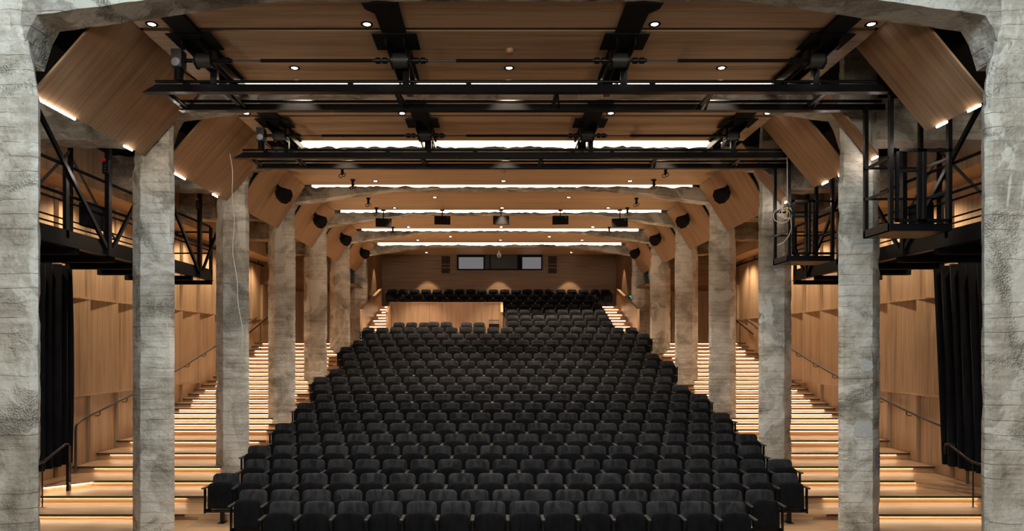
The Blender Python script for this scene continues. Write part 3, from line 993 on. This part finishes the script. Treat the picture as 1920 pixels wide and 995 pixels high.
# smoke detectors
for (y, w_) in ((PY[0] + 2.0, 'first'), (PY[2] + 1.9, 'third'), (PY[5] + 1.9, 'sixth')):
    t = thing('smoke_detector', f'small round smoke detector in the middle of the {w_} ceiling bay', 'detector', (0.03, y, CZ), 'ceiling smoke detectors')
    MB().tube([(0.03, y, CZ), (0.03, y, CZ - 0.03), (0.03, y, CZ - 0.055)], [0.06, 0.058, 0.035], 16).build('base', M_BOOTH, t, True)
    MB().tube([(0.03, y, CZ - 0.05), (0.03, y, CZ - 0.075)], 0.014, 8).build('indicator', M_RED, t, True)

# ------------------------------------------------------------------ hoist tracks, winches, shafts
TX = (-4.55, -1.63, 1.68, 4.6)
for bay in (0, 1):
    bn = ['front', 'rear'][bay]
    y0 = PY[bay] + 0.52; ys = PB[bay] + 1.46; yd = PB[bay] + 2.0; ye = CEDGE[bay + 1] + 0.05
    for i, x in enumerate(TX):
        nm = ['outer left', 'inner left', 'inner right', 'outer right'][i]
        s = 1 if x > 0 else -1
        t = thing('hoist_track', f'{nm} black ceiling hoist track of the {bn} lighting bars', 'hoist track', (x, yd, CZ), 'ceiling hoist tracks')
        MB().box(x - 0.17, x + 0.17, y0, ye - 0.1, CZ - 0.045, CZ - 0.002).build('cover_plate', M_MATTE, t)
        MB().prism_xy([(x - 0.17, y0), (x + 0.17, y0), (x + 0.17 + (0.13 if s > 0 else 0), y0), (x + 0.17 + (0.11 if s > 0 else 0), y0 + 0.16), (x + 0.17, y0 + 0.28), (x - 0.17, y0 + 0.28), (x - 0.17 - (0.11 if s < 0 else 0), y0 + 0.16), (x - 0.17 - (0.13 if s < 0 else 0), y0)][1:], CZ - 0.05, CZ - 0.046).build('flap', M_MATTE, t)
        MB().box(x - 0.32, x + 0.32, ys, ys + 0.52, CZ - 0.062, CZ - 0.046).build('mounting_plate', M_MATTE, t)
        for q in (-1, 1):
            B(x + q * 0.13 - 0.012, x + q * 0.13 + 0.012, ys + 0.1, ye + 0.12, CZ - 0.17, CZ - 0.05).build('guide_channel', M_BLACK, t)
        B(x - 0.09, x + 0.09, ye - 0.12, ye + 0.06, CZ - 0.19, CZ - 0.04).build('pulley_block', M_BLACK, t)
        MB().tube([(x - 0.05, ye - 0.03, CZ - 0.2), (x + 0.05, ye - 0.03, CZ - 0.2)], 0.075, 16).build('pulley', M_GREY, t, True)
        w = thing('hoist_winch', f'{nm} cable winch drum under the {bn} ceiling track', 'winch', (x, yd, CZ - 0.2), 'ceiling hoist winches')
        xd = x - s * 0.02
        MB().tube([(xd - 0.11, yd, CZ - 0.21), (xd + 0.11, yd, CZ - 0.21)], 0.105, 22).build('drum', plain('wound_cable', (0.035, 0.032, 0.028), 0.5, 0.3) if 'wound_cable' not in bpy.data.materials else bpy.data.materials['wound_cable'], w, True)
        for q in (-1, 1):
            MB().tube([(xd + q * 0.11, yd, CZ - 0.21), (xd + q * 0.128, yd, CZ - 0.21)], 0.125, 22).build('flange', M_BLACK, w, True)
            B(xd + q * 0.135 - 0.008, xd + q * 0.135 + 0.008, yd - 0.09, yd + 0.09, CZ - 0.29, CZ - 0.06).build('bearing_plate', M_BLACK, w)
            if (i == 0 and q < 0) or (i == 3 and q > 0):
                continue
            for (xa, xb, rr) in ((0.14, 0.20, 0.022), (0.20, 0.27, 0.045), (0.27, 0.30, 0.025), (0.30, 0.37, 0.045), (0.37, 0.41, 0.026)):
                MB().tube([(xd + q * xa, yd, CZ - 0.21), (xd + q * xb, yd, CZ - 0.21)], rr, 10).build('coupling', M_BLACK, w, True)
        MB().tube([(xd, yd + 0.09, CZ - 0.16), (xd, ye - 0.05, CZ - 0.15)], 0.006, 5).build('wire', M_GREY, w)
        if i == 0:
            xm = x - 0.36
            B(xm - 0.075, xm + 0.075, yd - 0.12, yd + 0.06, CZ - 0.34, CZ - 0.08).build('gearbox', M_GREY, w)
            MB().tube([(xm, yd - 0.14, CZ - 0.28), (xm, yd - 0.10, CZ - 0.28)], 0.062, 18).build('brake_disc', M_SILV, w, True)
            MB().tube([(xm, yd - 0.02, CZ - 0.50), (xm, yd - 0.02, CZ - 0.34)], 0.07, 14).build('motor', M_BLACK, w, True)
            MB().tube([(xm + 0.075, yd, CZ - 0.21), (xd - 0.13, yd, CZ - 0.21)], 0.03, 10).build('drive_stub', M_BLACK, w, True)
            MB().tube([(xm + 0.05, yd + 0.02, CZ - 0.36), (xm + 0.16, yd + 0.2, CZ - 0.42), (xm + 0.22, yd + 0.5, CZ - 0.46), (xm + 0.42, yd + 0.75, CZ - 0.30)], 0.012, 6).build('supply_cable', M_MATTE, w, True)
            for q in (-0.03, 0.03):
                MB().tube([(x - 0.42 + q, y0 + 0.14, CZ - 0.0), (x - 0.42 + q * 1.3, y0 + 0.15, CZ - 0.05), (x - 0.42 + q, y0 + 0.16, CZ - 0.09)], 0.008, 6).build('hook', M_WHITE, w, True)
    for i in range(3):
        xa, xb = TX[i] + 0.40, TX[i + 1] - 0.40
        t = thing('drive_shaft', f'{["left", "middle", "right"][i]} thin drive shaft between winches of the {bn} hoist', 'shaft', ((xa + xb) / 2, yd, CZ - 0.21), 'hoist drive shafts')
        MB().tube([(xa, yd, CZ - 0.21), (xa + 0.45, yd, CZ - 0.21)], 0.013, 8).build('spline', M_GREY, t, True)
        MB().tube([(xa + 0.45, yd, CZ - 0.21), (xb, yd, CZ - 0.21)], 0.024, 10).build('sleeve', M_MATTE, t, True)
    # pair of bars
    ya, yb = PB[bay] + 2.2, PB[bay] + 3.0
    zb = EYE + 3.89
    xl, xr = -5.55, 5.84
    t = thing('lighting_bar', f'{bn} pair of long black lighting bars hung across the hall', 'lighting bar', (0, ya, zb), 'lighting bars')
    MB().prism_xz([(xl, zb), (xl + 0.20, zb + 0.115), (xr, zb + 0.115), (xr, zb)], ya - 0.03, ya + 0.05).build('near_beam', M_BLACK, t)
    B(xl, xr, ya - 0.05, ya + 0.07, zb - 0.006, zb + 0.002).build('near_flange', M_BLACK, t)
    MB().tube([(xl + 0.18, ya, zb + 0.165), (xr - 0.1, ya, zb + 0.165)], 0.024, 10).build('near_pipe', M_BLACK, t, True)
    MB().prism_xz([(xl + 0.18, zb), (xl + 0.34, zb + 0.10), (xr + 0.35, zb + 0.10), (xr + 0.35, zb)], yb - 0.03, yb + 0.05).build('far_beam', M_BLACK, t)
    B(xl + 0.18, xr + 0.35, yb - 0.05, yb + 0.07, zb - 0.006, zb + 0.002).build('far_flange', M_BLACK, t)
    MB().tube([(xl + 0.06, yb, zb + 0.155), (xr + 0.3, yb, zb + 0.155)], 0.024, 10).build('far_pipe', M_BLACK, t, True)
    for x in TX:
        xx = x + 0.08
        B(xx - 0.05, xx + 0.05, ya - 0.04, ya + 0.04, zb + 0.115, zb + 0.36).build('hanger', M_BLACK, t)
        MB().tube([(xx, ya, zb + 0.36), (xx, ya + 0.02, CZ - 0.15)], 0.006, 5).build('lift_wire', M_GREY, t)
    for x in (-5.3, -4.35, -1.72, 0.75, 3.15, 4.9):
        MB().bar((x, ya + 0.04, zb + 0.05), (x, yb - 0.02, zb + 0.06), 0.06, 0.05).bar((x, ya + 0.04, zb + 0.11), (x + 0.1, yb - 0.02, zb + 0.03), 0.03, 0.03).build('cross_bracket', M_BLACK, t)
    for x in (-4.9, -2.4, -0.6, 1.4, 2.2, 4.1):
        MB().box(x - 0.04, x + 0.04, ya - 0.03, ya + 0.03, zb + 0.115, zb + 0.15).build('pipe_clamp', M_MATTE, t)
    # access cage below the right end
    cx0, cx1, cy0, cy1 = 5.8, 6.75, PB[bay] + 2.2, PB[bay] + 2.9
    cz0, cz1 = EYE + 1.78, EYE + 3.02
    t = thing('access_cage', f'black steel access cage hanging at the right end of the {bn} lighting bars', 'cage', (6.27, cy0, cz0), 'hanging access cages')
    def fr_(x0, x1, y, z0, z1, w=0.035):
        m = MB()
        m.box(x0, x0 + w, y - w / 2, y + w / 2, z0, z1).box(x1 - w, x1, y - w / 2, y + w / 2, z0, z1)
        m.box(x0, x1, y - w / 2, y + w / 2, z0, z0 + w).box(x0, x1, y - w / 2, y + w / 2, z1 - w, z1)
        return m
    MB().box(cx0, cx1, cy0, cy1, cz0, cz0 + 0.012).build('floor_plate', M_BLACK, t)
    MB().box(cx0, cx1, cy0 - 0.02, cy0 + 0.02, cz0, cz0 + 0.11).box(cx0, cx1, cy1 - 0.02, cy1 + 0.02, cz0, cz0 + 0.11).box(cx0, cx0 + 0.03, cy0, cy1, cz0, cz0 + 0.13).box(cx1 - 0.03, cx1, cy0, cy1, cz0, cz0 + 0.13).build('kick_plate', M_BLACK, t)
    for (x, y, zt) in ((cx0, cy0, zb + 0.02), (cx1 - 0.06, cy0, zb + 0.02), (cx0, cy1, zb + 0.05), (cx1 - 0.06, cy1, zb + 0.02)):
        B(x, x + 0.06, y - 0.03, y + 0.03, cz0, zt).build('post', M_BLACK, t)
    xm = (cx0 + cx1) / 2
    fr_(cx0 + 0.08, xm - 0.02, cy0 - 0.04, cz0 + 0.13, cz1, 0.045).box(cx0 + 0.08, xm - 0.02, cy0 - 0.055, cy0 - 0.025, cz1 - 0.35, cz1 - 0.32).build('gate', M_BLACK, t)
    fr_(xm + 0.02, cx1 - 0.03, cy0 - 0.04, cz0 + 0.13, cz1, 0.045).build('gate', M_BLACK, t)
    for z in (cz0 + 0.62, cz0 + 1.12):
        MB().box(cx0, cx1, cy1 - 0.015, cy1 + 0.015, z, z + 0.035).build('back_rail', M_BLACK, t)
        for x in (cx0 + 0.015, cx1 - 0.015):
            MB().bar((x, cy0, z), (x, cy1, z), 0.03, 0.04).build('side_rail', M_BLACK, t)

# cable with a coil at the rear bars' right end, and the long cable at the left
yc = PY[1] + 2.15
pts = [(5.77, yc, EYE + 3.90), (5.775, yc, EYE + 3.4), (5.78, yc, EYE + 3.0), (5.82, yc, EYE + 2.92)]
t = thing('coiled_cable', 'thin white cable with a loose coil hanging beside the rear access cage', 'cable', (5.77, yc, EYE + 2.7), 'thin white cables')
MB().tube(pts, 0.006, 6).build('drop', M_WHITE, t, True)
def loop(cx, cz, rx, rz, a0, a1, n=30, dy=0.0):
    return [(cx + rx * math.cos(R(a0 + (a1 - a0) * i / n)), yc + dy + 0.01 * math.sin(i), cz + rz * math.sin(R(a0 + (a1 - a0) * i / n))) for i in range(n + 1)]
MB().tube(loop(5.66, EYE + 2.70, 0.17, 0.15, 40, 400), 0.006, 6).tube(loop(5.78, EYE + 2.76, 0.11, 0.12, 80, 430, dy=0.02), 0.006, 6).tube(loop(5.72, EYE + 2.86, 0.07, 0.22, 60, 300, dy=-0.02), 0.006, 6).tube(loop(5.76, EYE + 2.76, 0.14, 0.10, 0, 360, dy=0.03), 0.006, 6).build('coil', M_WHITE, t, True)
MB().tube([(5.84, yc, EYE + 2.66), (5.86, yc, EYE + 2.45), (5.80, yc, EYE + 2.28), (5.70, yc, EYE + 2.16), (5.57, yc, EYE + 2.10)], 0.006, 6).build('tail', M_WHITE, t, True)
MB().box(5.745, 5.765, yc - 0.03, yc - 0.01, EYE + 2.72, EYE + 2.86).build('tape', M_YEL, t)
yl_ = PY[1] + 2.1
pp = []
for i in range(40):
    u = i / 39
    z = EYE + 3.95 - u * 4.05
    pp.append((-5.62 + 0.03 * math.sin(u * 9) + 0.02 * math.sin(u * 23) + (0.06 * u if u > 0.4 else 0.02), yl_ + 0.55 * u, z))
for i in range(1, 9):
    pp.append((pp[39][0] - 0.045 * i, yl_ + 0.55 + 0.05 * i * (1 if i < 8 else 1), EYE - 0.10 - 0.20 * math.sin(i / 8 * 1.4)))
t = tag(MB().tube(pp, 0.0065, 6).build('hanging_cable', M_WHITE, None, True), 'long thin white cable hanging from the left end of the rear lighting bars', 'cable', 'thin white cables')

# ------------------------------------------------------------------ speakers
for i, x in enumerate((-3.84, -1.92, 0.0, 1.94, 3.88)):
    outer = abs(x) > 3
    y = 22.3; zt = EYE + (4.24 if outer else 4.32)
    t = thing('hanging_speaker', f'black box speaker hanging from the oak ceiling, {["leftmost", "second from the left", "middle", "second from the right", "rightmost"][i]} of five', 'speaker', (x, y, CZ), 'hanging box speakers')
    MB().box(x - 0.07, x + 0.07, y - 0.05, y + 0.05, CZ - 0.025, CZ).build('mounting_plate', M_MATTE, t)
    MB().tube([(x, y, CZ - 0.02), (x, y, zt - 0.01)], 0.018, 8).build('pole', M_MATTE, t, True)
    yaw = -0.10 * x / 1.92
    M_ = Matrix.Translation((x, y, zt - 0.14)) @ Matrix.Rotation(yaw, 4, 'Z') @ Matrix.Rotation(R(14), 4, 'X')
    pr = [(-0.26, -0.14), (0.26, -0.14), (0.26, 0.14), (-0.26, 0.14)]
    vs = [M_ @ Vector((a, -0.16, b_)) for a, b_ in pr] + [M_ @ Vector((a * 0.72, 0.16, b_ * 0.85)) for a, b_ in pr]
    MB().add(vs, [(0,1,2,3),(7,6,5,4),(0,4,5,1),(1,5,6,2),(2,6,7,3),(3,7,4,0)]).build('cabinet', M_MATTE, t)
    vs = [M_ @ Vector((a * 0.94, -0.170, b_ * 0.9)) for a, b_ in pr] + [M_ @ Vector((a * 0.94, -0.158, b_ * 0.9)) for a, b_ in pr]
    MB().add(vs, [(0,1,2,3),(7,6,5,4),(0,4,5,1),(1,5,6,2),(2,6,7,3),(3,7,4,0)]).build('grille', M_DARKV, t)
    vs = [M_ @ Vector((0.17 + a * 0.1, -0.174, 0.09 + b_ * 0.1)) for a, b_ in pr] + [M_ @ Vector((0.17 + a * 0.1, -0.170, 0.09 + b_ * 0.1)) for a, b_ in pr]
    MB().add(vs, [(0,1,2,3),(7,6,5,4),(0,4,5,1),(1,5,6,2),(2,6,7,3),(3,7,4,0)]).build('badge', M_GREY, t)
for k in range(2, 6):
    for sx in (-1, 1):
        y = PY[k] + 1.95
        u = 0.42
        xt, xb = 5.48, 6.2
        p = Vector((sx * (xt + (xb - xt) * u), y, CZ - (CZ - ZB) * u))
        nrm = Vector((-sx * (CZ - ZB), 0, -(xb - xt))).normalized()
        t = thing('wall_speaker', f'black cone-shaped speaker on the angled panel of the {ORD[k]} bay, {SIDE[sx]} side', 'speaker', p, 'speakers on the angled panels')
        MB().bar(p + Vector((0, 0.02, 0.30)), p + Vector((0, 0.0, 0.12)) + nrm * 0.08, 0.06, 0.05).build('arm', M_MATTE, t)
        MB().bar(p + Vector((0, 0, 0.12)) + nrm * 0.02, p + Vector((0, 0, 0.10)) + nrm * 0.16, 0.10, 0.10).build('bracket', M_MATTE, t)
        c = p + nrm * 0.24 + Vector((0, 0, 0.0))
        aim = Vector((-sx * 0.75, -0.35, -0.45)).normalized()
        q = aim.to_track_quat('Z', 'Y').to_matrix().to_4x4()
        T_ = Matrix.Translation(c) @ q
        def oct_(r_, z_, f_=1.0):
            return [T_ @ Vector((r_ * math.cos(R(22.5 + 45 * i)) * f_, r_ * math.sin(R(22.5 + 45 * i)), z_)) for i in range(8)]
        rings = [oct_(0.10, -0.20), oct_(0.17, -0.10), oct_(0.21, 0.10), oct_(0.20, 0.13)]
        vs = [v for rg in rings for v in rg]
        fs = [tuple(range(8)), tuple(24 + i for i in range(8))]
        for a in range(3):
            for i in range(8):
                fs.append((a * 8 + i, a * 8 + (i + 1) % 8, (a + 1) * 8 + (i + 1) % 8, (a + 1) * 8 + i))
        MB().add(vs, fs).build('cabinet', M_MATTE, t)
        MB().add(oct_(0.185, 0.131) + oct_(0.185, 0.137), [tuple(range(8)), tuple(8 + i for i in range(8))] + [(i, (i + 1) % 8, 8 + (i + 1) % 8, 8 + i) for i in range(8)]).build('grille', M_DARKV, t)
# pipe hooks under the ceiling
for (y, w_) in ((17.0, 'front of the third bay'), (18.25, 'back of the third bay'), (20.5, 'front of the fourth bay'), (21.9, 'back of the fourth bay'), (25.4, 'fifth bay')):
    for x in (-4.0, 4.05):
        t = thing('ceiling_hook', f'small black rigging hook under the ceiling, {w_}, {"left" if x < 0 else "right"} side', 'hook', (x, y, CZ), 'ceiling rigging hooks')
        MB().box(x - 0.055, x + 0.055, y - 0.05, y + 0.05, CZ - 0.03, CZ).build('base_plate', M_MATTE, t)
        MB().box(x - 0.03, x + 0.03, y - 0.03, y + 0.03, CZ - 0.18, CZ - 0.03).build('stem', M_MATTE, t)
        for q, dz in ((-0.04, -0.22), (0.035, -0.19)):
            MB().tube([(x + q + 0.042 * math.cos(R(30 * i)), y, CZ + dz + 0.042 * math.sin(R(30 * i))) for i in range(13)], 0.010, 6).build('ring', M_MATTE, t, True)

# ------------------------------------------------------------------ catwalks along the aisles
def catwalk(sx):
    xi, xo = sx * 7.3, sx * 8.7
    z = EYE + 1.92
    ya, yb = 8.6, 17.1
    t = thing('catwalk', f'black steel catwalk with railings hung along the {SIDE[sx]} aisle wall', 'catwalk', (sx * 8.0, 12.5, z - 0.25), 'steel catwalks')
    B(xi, xo, ya, yb, z - 0.03, z).build('deck', M_BLACK, t)
    for x in (xi, xo):
        MB().box(x - 0.03, x + 0.03, ya, yb, z - 0.24, z + 0.03).box(x - 0.06, x + 0.06, ya, yb, z - 0.245, z - 0.232).build('girder', M_BLACK, t)
    for y in [9.4 + 1.1 * i for i in range(8)]:
        B(xi, xo + sx * 0.15, y - 0.06, y + 0.06, z - 0.33, z - 0.23).build('cross_beam', M_MATTE, t)
    # railings
    for (x, side) in ((xi, 0), (xo, 1)):
        for (dz, r_) in ((1.10, 0.028), (0.62, 0.018), (0.50, 0.018)):
            if dz == 1.10:
                pts = [(x, ya, z + dz), (x, yb - 0.14, z + dz), (x, yb - 0.04, z + dz - 0.04), (x, yb, z + dz - 0.12), (x, yb, z)]
            else:
                pts = [(x, ya, z + dz), (x, yb, z + dz)]
            MB().tube(pts, r_, 8).build('rail' if dz == 1.10 else 'mid_rail', M_BLACK, t, True)
        for y in (8.9, 11.3, 13.6, 14.9, 17.06):
            B(x - 0.03, x + 0.03, y - 0.04, y + 0.04, z - 0.1, z + 1.09).build('post', M_BLACK, t)
    for (dz, r_) in ((0.98, 0.02), (0.45, 0.02)):
        MB().tube([(xi, yb, z + dz), (xo, yb, z + dz)], r_, 8).build('end_rail', M_BLACK, t, True)
    # hangers and V braces on the inner side, lighter ones outside
    xh = xi - sx * 0.05
    for y in (12.45, 16.3):
        B(xh - 0.04, xh + 0.04, y - 0.05, y + 0.05, z - 0.24, EYE + 4.38).build('hanger_post', M_BLACK, t)
        MB().bar((xh, y + 0.05, z - 0.2), (xh, y - 2.0, EYE + 3.75), 0.05, 0.07).build('brace', M_BLACK, t)
        MB().bar((xh, y + 0.05, z - 0.2), (xh, y + 1.3, EYE + 3.3), 0.05, 0.06).build('brace', M_BLACK, t)
    for y in (9.9, 13.67):
        B(xo - 0.035, xo + 0.035, y - 0.035, y + 0.035, z, EYE + 4.38).build('outer_post', M_BLACK, t)
        MB().bar((xo, y, EYE + 3.95), (xo, y - 1.4, z + 0.7), 0.025, 0.05).build('thin_brace', M_GREY, t)
        MB().bar((xo, y, EYE + 3.85), (xo, y + 1.6, z + 0.5), 0.025, 0.05).build('thin_brace', M_GREY, t)
    # slatted kick panel near the front
    s = MB()
    for i in range(9):
        s.box(xo - 0.015, xo + 0.015, 9.2 + i * 0.34, 9.46 + i * 0.34, z + 0.03, z + 0.48)
    s.build('infill_panel', M_MATTE, t)
    B(xh + sx * 0.06, xh + sx * 0.2, 11.9, 12.4, z + 0.22, z + 0.62).build('equipment_box', M_MATTE, t)  # plain dark equipment box by the inner railing
    for (y, w_) in ((12.38, 'front'), (16.23, 'rear')):
        if sx > 0: continue
        e = thing('emergency_stop', f'control box with red button on the {w_} hanger post of the left catwalk', 'switch', (xh, y - 0.05, EYE + 3.1), 'emergency stop boxes')
        zz = EYE + 3.28 if w_ == 'front' else EYE + 3.42
        xe = xh + 0.03
        MB().cbox(xe - 0.055, xe + 0.055, y - 0.09, y - 0.0, zz - 0.14, zz + 0.12, 0.01).build('housing', M_MATTE, e)
        MB().tube([(xe - 0.02, y - 0.09, zz + 0.10), (xe - 0.02, y - 0.12, zz + 0.10)], 0.034, 14).build('red_button', M_RED, e, True)
        for q in range(3):
            B(xe - 0.02, xe + 0.02, y - 0.096, y - 0.09, zz - 0.11 + q * 0.05, zz - 0.09 + q * 0.05).build('push_button', M_GREY, e)
catwalk(-1); catwalk(1)

# ------------------------------------------------------------------ curtains
def curtain(sx):
    x = 9.35 * sx + (0.05 if sx > 0 else 0)
    ya, yb = 9.0, 14.75 if sx < 0 else 14.85
    zt, zbm = EYE + 1.75, EYE - 2.48
    n, m = 150, 8
    vs = []; fs = []
    for j in range(m + 1):
        v = j / m
        z = zt + (zbm - zt) * v
        for i in range(n + 1):
            u = i / n
            sw = (0.30 * (1 - v)) if sx > 0 else 0.0
            y = ya + (yb + sw * 0.9 - 0.2 * (sx > 0) - ya) * u
            d = 0.07 * math.sin(u * 2 * math.pi * 22 + 0.6 * math.sin(v * 3)) + 0.02 * math.sin(u * 70 + v)
            vs.append((x + d, y, z))
    for j in range(m):
        for i in range(n):
            a = j * (n + 1) + i
            fs.append((a, a + 1, a + n + 2, a + n + 1))
    k0 = len(vs)
    vs2 = [(p[0] + sx * 0.012, p[1], p[2]) for p in vs]
    fs2 = [tuple(k0 + q for q in reversed(f_)) for f_ in fs]
    o = MB().add(vs + vs2, fs + fs2).build('stage_curtain', M_CURT, None, True)
    tag(o, f'heavy black folded curtain hanging by the {SIDE[sx]} wall behind the front column', 'curtain', 'black side curtains')
curtain(-1); curtain(1)

# ------------------------------------------------------------------ handrails
def floor_z(y):
    z = 0.0
    for (yy, zz) in LV:
        if y >= yy: z = zz
    return z
def nose_z(y):
    pts = [(0, 0.0)] + LV
    for (a, b_) in zip(pts, pts[1:]):
        if a[0] <= y <= b_[0]:
            return a[1] + (b_[1] - a[1]) * (y - a[0]) / max(1e-6, b_[0] - a[0])
    return LV[-1][1]
for sx in (-1, 1):
    x = sx * (WALLX - 0.17)
    h = thing('wall_handrail', f'long bronze handrail climbing the {SIDE[sx]} oak wall beside the stair', 'handrail', (x, 15.4, 0), 'bronze handrails')
    y0 = 15.35 if sx < 0 else 14.2
    pts = [(x, y0, floor_z(y0) + 0.02), (x, y0, nose_z(y0) + 0.86), (x, y0 + 0.02, nose_z(y0) + 0.94), (x, y0 + 0.10, nose_z(y0 + 0.1) + 1.0)]
    yy = y0 + 0.4
    while yy < 27.0:
        pts.append((x, yy, nose_z(yy) + 1.03)); yy += 0.45
    MB().tube(pts, 0.026, 8).build('rail', M_ARM, h, True)
    for q in range(9):
        yb_ = 16.3 + 1.19 * q
        zz = nose_z(yb_) + 1.03
        MB().tube([(x, yb_, zz - 0.02), (x, yb_, zz - 0.09), (x + sx * 0.03, yb_, zz - 0.12), (x + sx * 0.10, yb_, zz - 0.12), (x + sx * 0.17, yb_, zz - 0.12)], 0.011, 6).build('bracket', M_BLACK, h, True)
    # free-standing rail at the foot of the stair
    x = sx * 9.05 if sx < 0 else 9.15
    h = thing('foot_handrail', f'short black handrail at the foot of the {SIDE[sx]} stair before the curtain', 'handrail', (x, 14.16, ZR[5]), 'bronze handrails')
    a = (x, 14.16, ZR[5] + 0.98)
    MB().tube([(x, 10.6, 0.92), (x, 13.4, ZR[4] + 0.88), (x, 14.06, ZR[5] + 0.98), (x, 14.13, ZR[5] + 0.97), (x, 14.17, ZR[5] + 0.90), (x, 14.17, ZR[5] + 0.75)], 0.028, 10).build('rail', M_BLACK, h, True)
    if sx < 0:
        B(x - 0.028, x + 0.028, 14.13, 14.21, ZR[5], ZR[5] + 0.93).build('post', M_BLACK, h)
    else:
        MB().tube([(x, 14.17, ZR[5] + 0.97), (x + 0.09, 14.2, ZR[5] + 0.98), (x + 0.16, 14.1, ZR[5] + 0.95)], 0.026, 8).build('return_end', M_BLACK, h, True)
    MB().tube([(x, 13.35, ZR[4]), (x, 13.35, ZR[4] + 0.88)], 0.013, 8).build('thin_post', M_BLACK, h, True)
    MB().tube([(x, 13.35, ZR[4]), (x, 13.35, ZR[4] + 0.006)], 0.05, 14).build('foot_plate', M_BLACK, h, True)
    # railing at the head of the stair
    x = sx * 9.25
    h = thing('head_handrail', f'short black railing at the head of the {SIDE[sx]} stair', 'handrail', (x, 27.3, ZR[20]), 'bronze handrails')
    MB().tube([(x, 25.0, nose_z(25.0) + 0.95), (x, 27.2, ZR[20] + 1.0), (x, 27.32, ZR[20] + 1.0)], 0.024, 8).build('rail', M_BLACK, h, True)
    B(x - 0.022, x + 0.022, 27.28, 27.34, ZR[20], ZR[20] + 1.0).build('post', M_BLACK, h)
    MB().tube([(x, 26.35, floor_z(26.35)), (x, 26.35, nose_z(26.35) + 0.97)], 0.011, 6).build('thin_post', M_BLACK, h, True)
